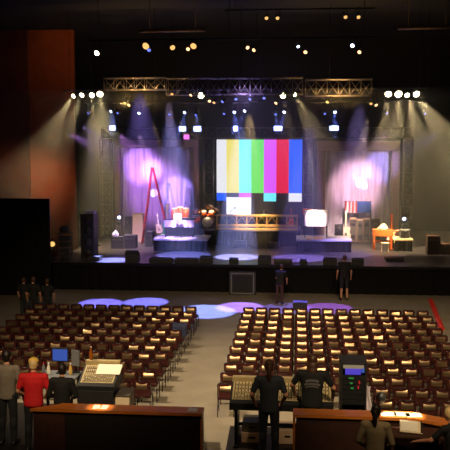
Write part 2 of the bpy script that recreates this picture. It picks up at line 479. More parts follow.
# pairs on the ceiling pipes
GRP = 'paired profile lamps on the ceiling pipe'
pr = [(97, 53, 'lens_warm', .1), (146, 46, 'lens_gold', .14), (149, 50, 'lens_blue_dim', .07), (172.5, 47.5, 'lens_gold', .1), (188, 49, 'lens_warm_dim', .07), (193.5, 46, 'lens_gold', .12), (247.5, 47.5, 'lens_warm_dim', .07), (254, 50, 'lens_warm_dim', .07),
      (298, 46.5, 'lens_blue', .055), (305.5, 52, 'lens_warm_dim', .07), (352.5, 45.5, 'lens_blue', .075), (359.5, 52, 'lens_warm_dim', .07)]
for i, (px, py, ln, r) in enumerate(pr):
    p = at(px, py, HY1 - .05)
    par_can(p, p + Vector((random.uniform(-.4, .4), -1, -.5)), ln, 'profile lamp on the lower ceiling pipe, %s from the rust wall side' % ORD[i], GRP, r, 'profile_lamp', HZ1 - p.z)
GRP = 'gold lamps on the upper ceiling pipe'
for i, (px, py) in enumerate(((266.5, 18), (277.5, 18), (345.5, 17), (358.5, 17))):
    p = at(px, py, HY1 + 1.95)
    par_can(p, p + Vector((.1, -1, -.6)), 'lens_gold', 'small gold lamp on the upper ceiling pipe, %s from the rust wall side' % ORD[i], GRP, .075, 'profile_lamp', HZ2 - p.z)

# ------------------------------------------------------------------ backdrop: drapes in frames, screen
def drape(pxa, pxb, pyt, fo, label, flabel):
    y = BK + .1
    xa, xb = at(pxa, 150, y).x, at(pxb, 150, y).x; zt = at(225, pyt, y).z; zb = SZ
    oa, ob, ot = at(fo[0], 150, y).x, at(fo[1], 150, y).x, at(225, fo[2], y).z
    root = thing('proscenium_portal', ((oa + ob) / 2, y, SZ), flabel, 'frame', 'portal frames')
    cx = (oa + ob) / 2; ox = (ob - oa) / 2; ix = (xb - xa) / 2
    tw = ox - ix; hh = ot - SZ; it = zt - SZ
    for sgn in (-1, 1):
        m = MB().box((sgn * (ix + tw / 2), 0, it / 2), (tw, .3, it), 'drape_frame', b=.03)
        m.box((sgn * (ix + tw * .25), -.17, it / 2), (tw * .3, .08, it - .02), 'drape_frame', b=.02)
        m.build('post', root)
    m = MB().box((0, 0, (it + hh) / 2), (ox * 2, .3, hh - it), 'drape_frame', b=.03)
    m.box((0, -.17, it + (hh - it) * .25), (ox * 2 - tw, .08, (hh - it) * .3), 'drape_frame', b=.02)
    m.build('header', root)
    y2 = y + .32
    w = (xb - xa)
    def f(u, v):
        x = -w / 2 - .1 + (w + .2) * u
        fold = .07 * math.sin(x * 9 + 1.3 * math.sin(v * 2.2 + x)) + .05 * math.sin(x * 4.1 + v * 1.7) + .025 * math.sin(x * 23)
        return (x + .05 * math.sin(v * 5 + x * 2), fold, .02 + (it + .1) * v)
    mm = MB().grid(f, 150, 30, 'drape')
    o = mm.build('drape', None, ((xa + xb) / 2, y2 + .2, SZ))
    tag(o, label, 'drape', 'stage drapes')
    return (xa + xb) / 2, w
dl = drape(120.5, 193.5, 147.5, (115, 199, 139.5), 'pale stage drape lit purple behind the red stepladder', 'dark portal frame around the purple lit drape')
dr = drape(327, 393, 151, (317, 400, 141), 'pale stage drape lit soft pink behind the striped banner', 'dark portal frame around the pink lit drape')

sy = BK + .15
def sx(px): return at(px, 170, sy).x
def sz(py): return at(260, py, sy).z
sc0 = Vector((sx(259.5), sy, sz(217)))
root = thing('projection_screen', sc0, 'large screen showing vertical colour test bars above the drum riser', 'screen')
def q4(m, pa, pb, ta, tb, mt):
    xa, xb, za, zb = sx(pa) - sc0.x, sx(pb) - sc0.x, sz(ta) - sc0.z, sz(tb) - sc0.z
    m.box(((xa + xb) / 2, 0, (za + zb) / 2), (xb - xa, .03, za - zb), mt)
m = MB()
BX = [216.7, 226.5, 239, 251.3, 263.8, 276.3, 288.8, 302]
for i, mt in enumerate(('bar_white', 'bar_yellow', 'bar_cyan', 'bar_green', 'bar_magenta', 'bar_red', 'bar_blue')):
    q4(m, BX[i], BX[i + 1], 139.5, 193, mt)
def cell(i, t0, t1, mt): q4(m, BX[i], BX[i + 1], t0, t1, mt)
cell(0, 193, 200.8, 'bar_blue'); cell(1, 193, 197.2, 'bar_black'); cell(2, 193, 197.5, 'bar_magenta'); cell(3, 193, 201, 'bar_black'); cell(4, 193, 201.3, 'bar_cyan'); cell(5, 193, 201, 'bar_black'); cell(6, 193, 201.5, 'bar_white')
q4(m, BX[0], BX[1], 200.8, 217, 'bar_black'); q4(m, BX[1], BX[3], 197.4, 215, 'bar_paper'); q4(m, BX[1], BX[3], 215, 217, 'bar_black')
q4(m, BX[3], BX[4], 201, 217, 'bar_black'); q4(m, BX[4], BX[5], 201.3, 217, 'bar_black'); q4(m, BX[5], BX[6], 201, 217, 'bar_black'); q4(m, BX[6], BX[7], 201.5, 217, 'bar_black')
m.build('picture', root)
wS, hS = sx(302) - sx(216.7), sz(139.5) - sz(217)
xc = (sx(302) + sx(216.7)) / 2 - sc0.x
m = MB()
for sgn in (-1, 1): m.box((xc + sgn * (wS / 2 + .04), .02, hS / 2), (.07, .1, hS + .15), 'black_metal', b=.01)
for zz in (-.04, hS + .04): m.box((xc, .02, zz), (wS + .15, .1, .07), 'black_metal', b=.01)
m.build('frame', root)
m = MB()
for sgn in (-1, 1): m.box((xc + sgn * wS * .4, .1, (hS + SZ - sc0.z) / 2 + .0), (.08, .08, hS - (SZ - sc0.z)), 'black_metal')
m.build('stand', root)

# ------------------------------------------------------------------ stage furniture
def at_floor(px, py): return gz(px, py, SZ)
def riser(pa, pb, pyt, pyb, Y, label, top='lilac_cloth', depth=2.0, grp='low platforms on the stage'):
    xa, xb = at(pa, pyb, Y).x, at(pb, pyb, Y).x
    zt = at((pa + pb) / 2, pyt, Y).z
    root = thing('platform', ((xa + xb) / 2, Y, SZ), label, 'platform', grp)
    h = zt - SZ; w = xb - xa
    MB().box((0, depth / 2, h - .04), (w, depth, .08), top, b=.01).build('deck_top', root)
    m = MB()
    def f(u, v): return (-w / 2 + .03 + (w - .06) * u, .05 + .02 * math.sin(u * w * 30), (h - .08) * v)
    m.grid(f, 160, 3, 'skirt'); m.build('skirt', root)
    for sx_ in (-1, 1):
        for y in (.15, depth - .1):
            MB().box((sx_ * (w / 2 - .1), y, (h - .08) / 2), (.07, .07, h - .08), 'black_metal').build('leg', root)
    return root, zt
LR = 38.6; _, lrz = riser(153, 207, 239.3, 250, LR, 'low lilac topped platform below the music stand', 'wedge_top')
RRY = 38.9; _, rrz = riser(296, 352, 240, 250, RRY, 'low lilac topped platform below the white lit keyboard stand', 'wedge_top')
CR = 41.0
root, crz = riser(204, 301, 230.5, 245, CR, 'central drum platform under the colour bar screen', 'deck', 2.6)
SR = 39.5; _, srz = riser(394, 413, 239.5, 252, SR, 'small platform by the outermost tower on the right side', 'beige_cover', 1.4)

# gold railing along the drum riser
def P0(px, py, Y): return at(px, py, Y)
xa, xb = at(216, 220, CR + .3).x, at(298, 220, CR + .3).x
root = thing('railing', ((xa + xb) / 2, CR + .3, crz), 'brass coloured railing along the drum platform under the screen', 'railing')
w = xb - xa; hr = at(250, 214.5, CR + .3).z - crz
for z, t in ((hr, .1), (hr * .36, .12), (.1, .14)): MB().box((0, 0, z - t / 2), (w, .06, t), 'bronze', b=.01).build('rail', root)
n = 9
for i in range(n):
    x = -w / 2 + .05 + (w - .1) * i / (n - 1)
    MB().box((x, .0, hr / 2), (.05, .05, hr - .02), 'bronze').build('post', root)
m = MB()
for i in range(n - 1):
    a = -w / 2 + .05 + (w - .1) * i / (n - 1); b = -w / 2 + .05 + (w - .1) * (i + 1) / (n - 1)
    m.tube([(a, 0, hr * .36), ((a + b) / 2, 0, hr - .1), (b, 0, hr * .36)], .015, 'bronze', 6)
m.build('bracing', root)

# mic stands and boom stands on the riser
def mic_stand(p, h, boom, label, grp='microphone stands', metal='alu'):
    root = thing('microphone_stand', p, label, 'microphone stand', grp)
    m = MB()
    for k in range(3):
        t = 2 * PI * k / 3 + .4
        m.tube([(0, 0, .12), (.25 * math.cos(t), .25 * math.sin(t), .01)], .012, metal, 6)
    m.build('tripod_base', root)
    MB().tube([(0, 0, .08), (0, 0, h)], .013, metal, 6).build('pole', root)
    bx = boom
    MB().tube([(-bx * .3, 0, h - .08), (bx, -.1, h + .12)], .01, metal, 6).build('boom', root)
    m = MB().ell((bx + .02, -.11, h + .13), (.035, .035, .04), 'black_metal', n=10, k=6).tube([(bx, -.1, h + .12), (bx * 1.05 + .02, -.16, h + .02)], .016, 'alu', 6)
    m.build('microphone', root)
for i, (px, py, Y, z, boom) in enumerate(((217.5, 207, CR + .7, 'c', -.25), (231, 210, CR + .7, 'c', .2), (264, 209, CR + .7, 'c', .22), (273, 209, CR + .7, 'c', .2), (283, 209, CR + .7, 'c', .18), (189.5, 205, 42.0, 's', -.2))):
    zz = crz if z == 'c' else SZ
    p = at(px, py, Y)
    mic_stand((p.x, Y, zz), p.z - zz, boom, 'boom microphone stand behind the drum platform railing, %s from the purple drape' % ORD[i] if z == 'c' else 'tall boom microphone stand between the music stand and drums')

# ------------- drum kit on the riser's purple side
def drum(name, c, r, d, label, shell='orange_shell', axis=(0, 0, 1), grp='drum kit pieces', legs=0, skin='drum_skin', legz=None):
    root = thing(name, c, label, 'drum', grp)
    Q = Vector(axis).to_track_quat('Z', 'Y').to_matrix().to_4x4()
    MB().lathe([(r, -d / 2), (r, d / 2)], shell, 24, X=Q).build('shell', root)
    for s in (-1, 1):
        MB().lathe([(r * 1.03, s * d / 2 - .015), (r * 1.05, s * d / 2), (r * 1.03, s * d / 2 + .015)], 'alu', 24, X=Q).build('hoop', root)
        MB().lathe([(r * .96, s * d / 2), (r * .96, s * (d / 2 + .019))], skin, 24, X=Q).build('drum_head', root)
    for k in range(legs):
        t = 2 * PI * k / legs + .5
        MB().tube([(r * .9 * math.cos(t), r * .9 * math.sin(t), 0), (r * 1.15 * math.cos(t), r * 1.15 * math.sin(t), legz)], .012, 'alu', 6).build('leg', root)
    return root
DY = CR + 1.35
kx = at(208, 220, DY).x
c = Vector((kx, DY - .1, crz + .30)); drum('bass_drum', c, .29, .4, 'large bass drum facing the hall in the drum kit', 'copper', (0, -1, .0))
drum('tom_drum', (kx - .2, DY - .12, crz + .78), .15, .2, 'orange rack tom on the wall side of the drum kit', 'orange_shell', (0, -.4, 1), legs=1, legz=-.22)
drum('tom_drum', (kx + .2, DY - .12, crz + .78), .15, .2, 'orange rack tom on the screen side of the drum kit', 'orange_shell', (0, -.4, 1), legs=1, legz=-.22)
drum('floor_tom', (kx - .62, DY, crz + .42), .2, .36, 'deep floor tom on legs beside the bass drum', 'orange_shell', legs=3, legz=-.42)
drum('snare_drum', (kx + .5, DY - .35, crz + .6), .18, .14, 'shallow snare drum beside the bass drum', 'alu', legs=3, legz=-.6)
def cymbal(p, zb, r, label, tilt=(.3, -.5)):
    root = thing('cymbal_stand', (p.x, p.y, zb), label, 'cymbal', 'cymbal stands of the drum kit')
    h = p.z - zb
    m = MB()
    for k in range(3):
        t = 2 * PI * k / 3
        m.tube([(0, 0, .3), (.25 * math.cos(t), .25 * math.sin(t), .01)], .012, 'alu', 6)
    m.build('tripod', root)
    MB().tube([(0, 0, .2), (0, 0, h + .03)], .013, 'alu', 6).build('pole', root)
    Q = Matrix.Translation((0, 0, h)) @ Vector((tilt[0], tilt[1], 1)).to_track_quat('Z', 'Y').to_matrix().to_4x4()
    MB().lathe([(r, -.03), (r * .6, 0), (r * .2, .015), (r * .15, .035), (.01, .045)], 'copper', 24, X=Q).build('cymbal', root)
for i, (px, py, dy, r, lb) in enumerate(((201, 210, -.1, .24, 'copper crash cymbal nearest the music stand'), (209, 206, .5, .27, 'tallest copper cymbal behind the bass drum'), (215, 209.5, .1, .24, 'copper ride cymbal nearest the screen'), (196, 212, .3, .19, 'small copper hi-hat at the wall end of the drum kit'))):
    cymbal(at(px, py, DY + dy), crz if px > 203 else SZ, r, lb)
# orange throne cushion / drummer's padded screen behind
root = thing('drum_throne', (kx, DY + 1.0, crz), 'orange topped drum stool behind the bass drum', 'stool')
MB().lathe([(.16, .5), (.2, .53), (.2, .6), (.15, .63)], 'orange_shell', 20).build('seat', root)
MB().tube([(0, 0, .05), (0, 0, .52)], .02, 'alu', 8).build('pole', root)
m = MB()
for k in range(3): m.tube([(0, 0, .25), (.25 * math.cos(k * 2.09), .25 * math.sin(k * 2.09), .01)], .013, 'alu', 6)
m.build('tripod', root)

# ------------- percussion desk with music stand on the low platform
TY = LR + .9
xa, xb = at(164, 226, TY).x, at(194, 226, TY).x
ztab = at(180, 219.8, TY).z
root = thing('keyboard_table', ((xa + xb) / 2, TY, lrz), 'table with a pale lilac cloth band behind the music stand', 'table')
w = xb - xa; h = ztab - lrz
MB().box((0, .25, h - .02), (w, .55, .04), 'case_black', b=.01).build('tabletop', root)
def f(u, v): return (-w / 2 + w * u, -.04 + .015 * math.sin(u * 40), h - .37 + .35 * v)
m = MB().grid(f, 80, 4, 'lilac_cloth'); m.build('cloth', root)
for sx_ in (-1, 1):
    for y in (.03, .48): MB().box((sx_ * (w / 2 - .06), y, h / 2 - .02), (.05, .05, h - .04), 'black_metal').build('leg', root)
MB().box((0, .45, h * .3), (w - .2, .04, h * .5), 'case_black').build('back_panel', root)
# keyboard lying on the table
root = thing('keyboard', ((xa + xb) / 2 + .45, TY + .25, ztab), 'black keyboard lying on the lilac clothed table', 'keyboard')
MB().box((0, 0, .04), (.75, .3, .08), 'black_plastic', b=.015).build('case', root)
MB().box((0, -.07, .085), (.66, .13, .012), 'paper').build('keys', root)
# music stand
def music_stand(px, pyt, pyb, Y, label, sheet='paper', base=None):
    p = at(px, pyb, Y); b = base
    root = thing('music_stand', (p.x, Y, b), label, 'music stand')
    h = p.z - b; hs = at(px, pyt, Y).z - p.z
    m = MB()
    for k in range(3): m.tube([(0, 0, .18), (.22 * math.cos(k * 2.09 + .5), .22 * math.sin(k * 2.09 + .5), .01)], .012, 'black_metal', 6)
    m.build('tripod', root)
    MB().tube([(0, 0, .1), (0, 0, h + .05)], .016, 'black_metal', 8).build('pole', root)
    X = Matrix.Translation((0, 0, h + hs / 2)) @ Matrix.Rotation(math.radians(-14), 4, 'X')
    MB().box((0, .02, 0), (.42, .02, hs + .04), 'black_metal', X=X, b=.004).box((0, -.02, -hs / 2 - .01), (.42, .07, .02), 'black_metal', X=X).build('desk', root)
    o = MB().box((0, -.004, 0), (.36, .012, hs * .9), sheet, X=X).build('sheet_music', None, (p.x, Y, b))
    tag(o, 'white sheet music resting on the music stand by the lilac clothed table', 'sheet music')
music_stand(177.8, 213.5, 219.5, LR + .45, 'music stand holding a white sheet in front of the lilac clothed table', base=lrz)
# congas
for i, (px, py) in enumerate(((174.5, 208), (180.5, 206.5), (186, 208))):
    Y = TY + 1.4; p = at(px, py, Y)
    root = thing('conga_drum', (p.x, Y, SZ), 'tall orange conga drum behind the lilac clothed table, %s from the ladder' % ORD[i], 'drum', 'conga drums')
    h = p.z - SZ
    MB().lathe([(.13, h - .85), (.17, h - .5), (.18, h - .3), (.155, h - .03)], 'orange_shell', 20).build('shell', root)
    MB().lathe([(.165, h - .06), (.17, h - .02), (.14, h)], 'drum_skin', 20).build('drum_head', root)
    m = MB()
    for k in range(3): m.tube([(.12 * math.cos(k * 2.09), .12 * math.sin(k * 2.09), h - .7), (.15 * math.cos(k * 2.09), .15 * math.sin(k * 2.09), .01)], .015, 'alu', 6)
    m.lathe([(.15, h - .74), (.165, h - .7), (.15, h - .66)], 'alu', 16)
    m.build('stand', root)
# guitars on stands
def guitar(px, pyt, pyb, Y, base, body, label, slabel, neck='orange_wood', tilt=0, s=None):
    b = at(px, pyb, Y); t = at(px, pyt, Y)
    z0 = base + .12
    L = max(.9, t.z - z0)
    k = L / 1.0
    root = thing('guitar', (b.x, Y, base), label, 'guitar', 'guitars on stands')
    pts = [(-.02, 0), (.1, .01), (.165, .07), (.175, .15), (.135, .22), (.11, .27), (.135, .34), (.15, .40), (.12, .45), (.07, .43), (.03, .41), (-.03, .41), (-.08, .45), (-.13, .46), (-.145, .39), (-.115, .3), (-.11, .26), (-.15, .2), (-.175, .13), (-.15, .05), (-.1, .01)]
    X = Matrix.Translation((0, .06, .14)) @ Matrix.Rotation(math.radians(-10), 4, 'X') @ Matrix.Rotation(tilt, 4, 'Y') @ Matrix.Scale(k, 4)
    MB().prism(pts, -.03, .03, body, 'y', X).build('body', root)
    MB().box((0, -.04, .19), (.07, .015, .1), 'black_plastic', X=X).build('pickups', root)
    MB().box((0, -.035, .62), (.05, .03, .5), neck, X=X, b=.006).build('neck', root)
    MB().prism([(-.03, .86), (.03, .86), (.045, .93), (.03, 1.0), (-.04, .98)], -.045, -.02, neck, 'y', X).build('headstock', root)
    r2 = thing('guitar_stand', (b.x, Y, base), slabel, 'guitar stand', 'guitar stands')
    MB().tube([(0, .2, .01), (0, .14, .16), (0, .3, .75)], .014, 'black_metal', 6).build('upright', r2)
    for sgn in (-1, 1): MB().tube([(sgn * .22, -.12, .01), (sgn * .1, .04, .11), (sgn * .1, -.05, .115), (0, .14, .16)], .012, 'black_metal', 6).build('leg', r2)
guitar(346, 211, 229, 43.0, SZ, 'cream', 'cream guitar standing below the striped banner', 'stand under the cream guitar', 'cream')
guitar(392, 214.5, 230, 41.6, SZ, 'cream', 'pale bodied orange necked guitar behind the orange wooden desk', 'stand holding the pale guitar behind the orange desk', 'orange_shell')
guitar(167, 203.5, 220, 42.0, SZ, 'green_paint', 'green bodied pale necked guitar beside the ladder', 'stand holding the green guitar beside the ladder', 'cream')
guitar(291, 209, 228, CR + 1.2, crz, 'orange_shell', 'orange guitar at the open end of the drum platform', 'stand under the orange guitar on the drum platform', 'orange_wood')
guitar(159.5, 214, 232, 39.9, lrz, 'beige_cover', 'tan guitar leaning at the ladder end of the lilac clothed table', 'stand under the tan guitar by the lilac clothed table', 'cream', -.15)

# white lit keyboard rack on the right side platform
KY = RRY + .75
xa, xb = at(304, 226, KY).x, at(328, 226, KY).x; zt = at(315, 212, KY).z; zb = at(315, 226, KY).z
root = thing('keyboard_rack', ((xa + xb) / 2, KY, rrz), 'keyboard rack with a brightly lit white front on the platform', 'keyboard rack')
w = xb - xa
def f(u, v): return (-w / 2 + w * u, -.06 + .012 * math.sin(u * 44), (zb - rrz) + (zt - zb) * v)
MB().grid(f, 70, 4, 'white_cloth').box((0, .0, (zb + zt) / 2 - rrz), (w - .02, .06, zt - zb - .02), 'white_cloth').build('front_cloth', root)
MB().box((0, .25, zt - rrz - .02), (w, .55, .04), 'black_plastic', b=.01).build('top', root)
MB().box((0, .25, (zt - rrz) * .52), (w - .1, .45, .05), 'black_plastic', b=.01).build('shelf', root)
for sx_ in (-1, 1):
    for y in (.03, .5): MB().box((sx_ * (w / 2 - .05), y, (zt - rrz) / 2 - .02), (.05, .05, zt - rrz - .04), 'black_metal').build('leg', root)
root = thing('keyboard', ((xa + xb) / 2, KY + .25, zt), 'pale keyboard lying on the white fronted rack', 'keyboard')
MB().box((0, 0, .035), (w * .95, .3, .07), 'white_cloth', b=.015).build('case', root)
MB().box((0, -.07, .075), (w * .85, .13, .012), 'paper').build('keys', root)
for i, px in enumerate((309, 315.5, 320.5)):
    p = at(px, 243, KY - .3)
    root = thing('pedal', (p.x, KY - .35, rrz), 'amber lit effects pedal on the platform before the white rack, %s in line' % ORD[i], 'pedal', 'effects pedals')
    MB().prism([(-.15, 0), (.15, 0), (.15, .09), (-.15, .04)], -.12, .12, 'bronze', 'x').build('body', root)
    MB().box((0, -.06, .062), (.14, .06, .012), 'led_amber').build('lamp', root)
# amp heads with orange tops around the rack
root = thing('amplifier', (at(307.5, 220, KY + 1.55).x, KY + 1.55, SZ), 'tall amplifier with an orange head behind the white fronted rack', 'amplifier')
zt2 = at(307, 208.5, KY + 1.55).z
MB().box((0, 0, (zt2 - SZ) * .42), (.5, .4, (zt2 - SZ) * .84), 'case_black', b=.02).build('cabinet', root)
MB().box((0, 0, (zt2 - SZ) * .92), (.46, .34, (zt2 - SZ) * .16), 'orange_shell', b=.03).build('amplifier_head', root)
MB().box((0, -.205, (zt2 - SZ) * .42), (.42, .02, (zt2 - SZ) * .74), 'grille').build('grille', root)

# backline behind the banner: amplifier cabinets, each a thing
def cabinet(px0, px1, pyt, Y, base, label, cat='speaker cabinet', name='speaker_cabinet', grp=None, mt='case_black', gm='grille', depth=.5, cones=2):
    xa, xb = at(px0, pyt, Y).x, at(px1, pyt, Y).x; zt = at((px0 + px1) / 2, pyt, Y).z; w = xb - xa; h = zt - base
    root = thing(name, ((xa + xb) / 2, Y, base), label, cat, grp)
    MB().box((0, depth / 2, h / 2), (w, depth, h), mt, b=.02).build('box', root)
    MB().box((0, -.01, h / 2), (w * .86, .03, h * .88), gm, b=.008).build('grille', root)
    m = MB()
    for k in range(cones):
        z = h * (k + .5) / cones; r = min(w * .34, h / cones * .36)
        m.lathe([(r, 0), (r * .95, .012), (r * .3, .004), (r * .2, .012)], 'black_plastic', 20, X=Matrix.Translation((0, -.026, z)) @ Matrix.Rotation(PI / 2, 4, 'X'))
    m.build('cone', root)
    m = MB()
    for sgn in (-1, 1): m.box((sgn * (w / 2 + .006), depth / 2, h * .7), (.012, .16, .06), 'alu', b=.004)
    m.build('handle', root)
    return root, zt
GRP = 'amplifier cabinets behind the cream guitar'
for i, (a, b, t) in enumerate(((350, 356.4, 218), (357, 363.2, 219.5), (363.8, 370, 218.5))):
    cabinet(a, b, t, 43.3, SZ, 'brown amplifier cabinet under the striped banner, %s from the cream guitar' % ORD[i], grp=GRP, mt='beige_cover', gm='console_dark')
cabinet(335, 343.5, 225, 42.6, SZ, 'low dark cabinet beside the cream guitar', grp=None)
cabinet(371.5, 380, 219, 43.2, SZ, 'black cabinet behind the orange wooden desk', grp=None)
# striped banner on a crossbar
by = 43.9
xa, xm, xb = at(345, 207, by).x, at(357.2, 207, by).x, at(371, 207, by).x
zt, zb = at(358, 201.5, by).z, at(358, 212.7, by).z
root = thing('banner', ((xa + xb) / 2, by, SZ), 'banner half red and white stripes half blue on a stand', 'banner')
m = MB(); n = 7; cx = (xa + xb) / 2
for i in range(n):
    u0, u1 = xa + (xm - xa) * i / n - cx, xa + (xm - xa) * (i + 1) / n - cx
    def f(u, v, u0=u0, u1=u1): 
        x = u0 + (u1 - u0) * u
        return (x, .02 * math.sin(x * 12), zb - SZ + (zt - zb) * v)
    m.grid(f, 4, 4, 'flag_red' if i % 2 == 0 else 'flag_white')
def f(u, v):
    x = xm - cx + (xb - xm) * u
    return (x, .02 * math.sin(x * 12), zb - SZ + (zt - zb) * v)
m.grid(f, 16, 4, 'flag_blue')
m.build('cloth', root)
MB().tube([(xa - cx - .05, .04, zt - SZ), (xb - cx + .05, .04, zt - SZ)], .018, 'black_metal', 8).build('crossbar', root)
for sgn in (-1, 1): MB().tube([(sgn * (xb - xa) / 2, .05, .0), (sgn * (xb - xa) / 2, .05, zt - SZ)], .018, 'black_metal', 8).build('pole', root)

# orange wooden desk (organ)
OY = 40.0
xa, xb = at(373, 240, OY).x, at(393, 240, OY).x; zt = at(383, 230, OY).z; zm = at(383, 236.5, OY).z
root = thing('organ', ((xa + xb) / 2, OY, SZ), 'orange wooden organ on legs with a pale cloth on top', 'organ')
w = xb - xa; h = zt - SZ
MB().box((0, .3, (h + zm - SZ) / 2), (w, .6, h - (zm - SZ)), 'orange_wood', b=.02).build('body', root)
for sx_ in (-1, 1):
    for y in (.06, .54): MB().box((sx_ * (w / 2 - .07), y, (zm - SZ) / 2), (.09, .09, zm - SZ), 'orange_wood', b=.01).build('leg', root)
MB().box((0, .5, (zm - SZ) * .55), (w - .2, .04, .12), 'orange_wood').build('stretcher', root)
m = MB()
def f(u, v):
    r = math.hypot(u - .5, v - .5) * 2
    return (-.28 + .62 * u, .1 + .42 * v, .03 + .26 * max(0, 1 - r ** 1.6) + .03 * math.sin(u * 9 + v * 5))
o = MB().grid(f, 20, 14, 'beige_cover').build('cloth_bundle', None, ((xa + xb) / 2, OY, zt)); tag(o, 'pale cloth heaped on top of the orange organ', 'cloth')
root = thing('organ_bench', ((xa + xb) / 2 + .05, OY - .55, SZ), 'small pale bench in front of the orange organ', 'bench')
MB().box((0, 0, .42), (.42, .28, .05), 'cream', b=.012).build('seat', root)
for sx_ in (-1, 1):
    for y in (-.1, .1): MB().box((sx_ * .16, y, .2), (.04, .04, .4), 'cream').build('leg', root)
for i, px in enumerate((394, 398.5)):
    p = at(px, 233, 40.7); z = at(px, 230.5, 40.7).z
    root = thing('stool', (p.x, 40.9, SZ), ['orange stool beside the organ, nearer the organ', 'orange stool beside the organ, nearer the outermost tower'][i], 'stool', 'orange stools')
    h = z - SZ
    MB().lathe([(.13, h - .06), (.15, h - .04), (.14, h)], 'orange_wood', 16).build('seat', root)
    for k in range(3): MB().tube([(.08 * math.cos(k * 2.09), .08 * math.sin(k * 2.09), h - .05), (.15 * math.cos(k * 2.09), .15 * math.sin(k * 2.09), .0)], .018, 'orange_wood', 6).build('leg', root)
cabinet(400.5, 410, 230, SR + .6, srz, 'grey equipment rack standing on the small platform by the outermost tower', 'rack', 'equipment_rack', mt='grey_board')

# moving heads on the stage standing on boxes
for (px, py, Y, aimp, col, lb, e) in ((118.8, 218, 42.6, (150, 196), BLUE, 'lit blue beam lamp on a stand before the purple drape', 1400), (404.8, 219.5, 42.3, (366, 188), BLUE, 'lit blue beam lamp on a stand before the outermost tower', 3400)):
    p = at(px, py, Y); q = at(aimp[0], aimp[1], BK + .3)
    moving_head(p, p + (q - p).normalized() * 1 + Vector((0, -2.2, 0)), 'lens_blue', lb, 'standing beam lamps', up=-1, s=.9, drop=.35)
    spot(p + (q - p).normalized() * .25, q, e * 2.5, (.5, .36, 1), 9, .5, .04)
    root = thing('lamp_stand', (p.x, Y, SZ), 'tripod stand under the beam lamp ' + ('before the purple drape' if px < 200 else 'before the outermost tower'), 'lamp stand', 'lamp stands')
    h = p.z - .35 - SZ
    MB().tube([(0, 0, .1), (0, 0, h - .02)], .025, 'black_metal', 8).build('pole', root)
    MB().box((0, 0, h - .01), (.22, .2, .02), 'black_metal').build('top_plate', root)
    for k in range(3): MB().tube([(0, 0, .4), (.35 * math.cos(k * 2.09), .35 * math.sin(k * 2.09), .01)], .016, 'black_metal', 6).build('leg', root)

# purple drape side: cases, cabinets, cover, ladder
cabinet(124.5, 131.5, 217, 42.4, SZ, 'black speaker cabinet standing before the purple drape', grp=None)
def case(px0, px1, pyt, Y, base, label, name='flight_case', cat='flight case', grp='flight cases', mt='case_black', depth=.6):
    xa, xb = at(px0, pyt, Y).x, at(px1, pyt, Y).x; zt = at((px0 + px1) / 2, pyt, Y).z; w = xb - xa; h = zt - base
    root = thing(name, ((xa + xb) / 2, Y, base), label, cat, grp)
    MB().box((0, depth / 2, h * .38), (w, depth, h * .76), mt, b=.012).build('body', root)
    MB().box((0, depth / 2, h * .88), (w, depth, h * .235), mt, b=.012).build('lid', root)
    m = MB()
    for sx_ in (-1, 1):
        for y in (0, depth): m.box((sx_ * w / 2, y, h / 2), (.035, .035, h), 'alu', b=.006)
    m.box((0, -.005, h * .76), (w, .02, .03), 'alu')
    m.build('edging', root)
    m = MB()
    for sx_ in (-1, 1): m.box((sx_ * w * .28, -.012, h * .76), (.07, .02, .09), 'alu', b=.004)
    m.build('latches', root)
    return root, zt
case(111, 123, 237, 39.3, SZ, 'black flight case nearest the wall side tower with a white bag on it')
case(123.8, 135, 235.5, 39.4, SZ, 'black flight case beside the tan cover')
p = at(116, 236, 39.6)
z = at(117, 237, 39.3).z
root = thing('bag', (p.x - .02, 39.6, z), 'small white cloth bag on the flight case', 'bag')
MB().lathe([(.14, 0), (.17, .05), (.15, .16), (.06, .27), (.03, .3)], 'white_cloth', 16).build('sack', root)
MB().lathe([(.035, .29), (.04, .31), (.03, .33)], 'cream', 12).build('tie', root)
# tan cover over gear
xa, xb = at(132, 240, 42.1).x, at(143.5, 240, 42.1).x; zt = at(138, 214, 42.1).z; w = xb - xa; h = zt - SZ
m = MB()
def f(u, v):
    t = 2 * PI * u; k = 1 - .12 * v + .04 * math.sin(t * 7) * (1 - v)
    cx_ = max(-1, min(1, 1.35 * math.cos(t))); sy_ = max(-1, min(1, 1.35 * math.sin(t)))
    return (w / 2 * k * cx_, .3 + .3 * k * sy_, h * v)
m.grid(f, 60, 10, 'beige_cover'); m.box((0, .3, h - .03), (w * .84, .5, .06), 'beige_cover', b=.025)
tag(m.build('covered_cabinet', None, ((xa + xb) / 2, 42.1, SZ)), 'tall cabinet under a tan cloth cover below the ladder', 'cover')
case(145, 152, 232, 40.2, SZ, 'narrow black case with an amber lamp between the ladder and the platform')
# red stepladder seen side-on
Y = 41.5
ap = at(152.3, 168, Y); l0 = at(142, 243, Y).x; r0 = at(170.5, 243, Y).x
cx = ap.x; H0 = ap.z - SZ
root = thing('stepladder', (cx, Y, SZ), 'tall red A-frame stepladder before the purple drape', 'ladder')
for y in (-.2, .2):
    k = .55 if y > 0 else 1
    MB().tube([(l0 - cx, y, .0), ((l0 - cx) * .42, y * .8, H0 * .55), (0 - .03, y * .62, H0)], .036, 'red_paint', 8).build('rail', root)
    MB().tube([(r0 - cx, y, .0), ((r0 - cx) * .47, y * .8, H0 * .55), (.03, y * .62, H0)], .034, 'red_paint', 8).build('rail', root)
for i in range(1, 11):
    t = i / 11
    yy = .24 - .09 * t
    MB().box(((l0 - cx) * (1 - t) * .98 - .02 * t + (l0 - cx) * -.06 * (1 - abs(2 * t - 1)), 0, H0 * t), (.09, yy * 2, .03), 'alu', b=.005).build('step', root)
MB().box((0, 0, H0 + .01), (.16, .36, .05), 'red_paint', b=.01).build('top_cap', root)

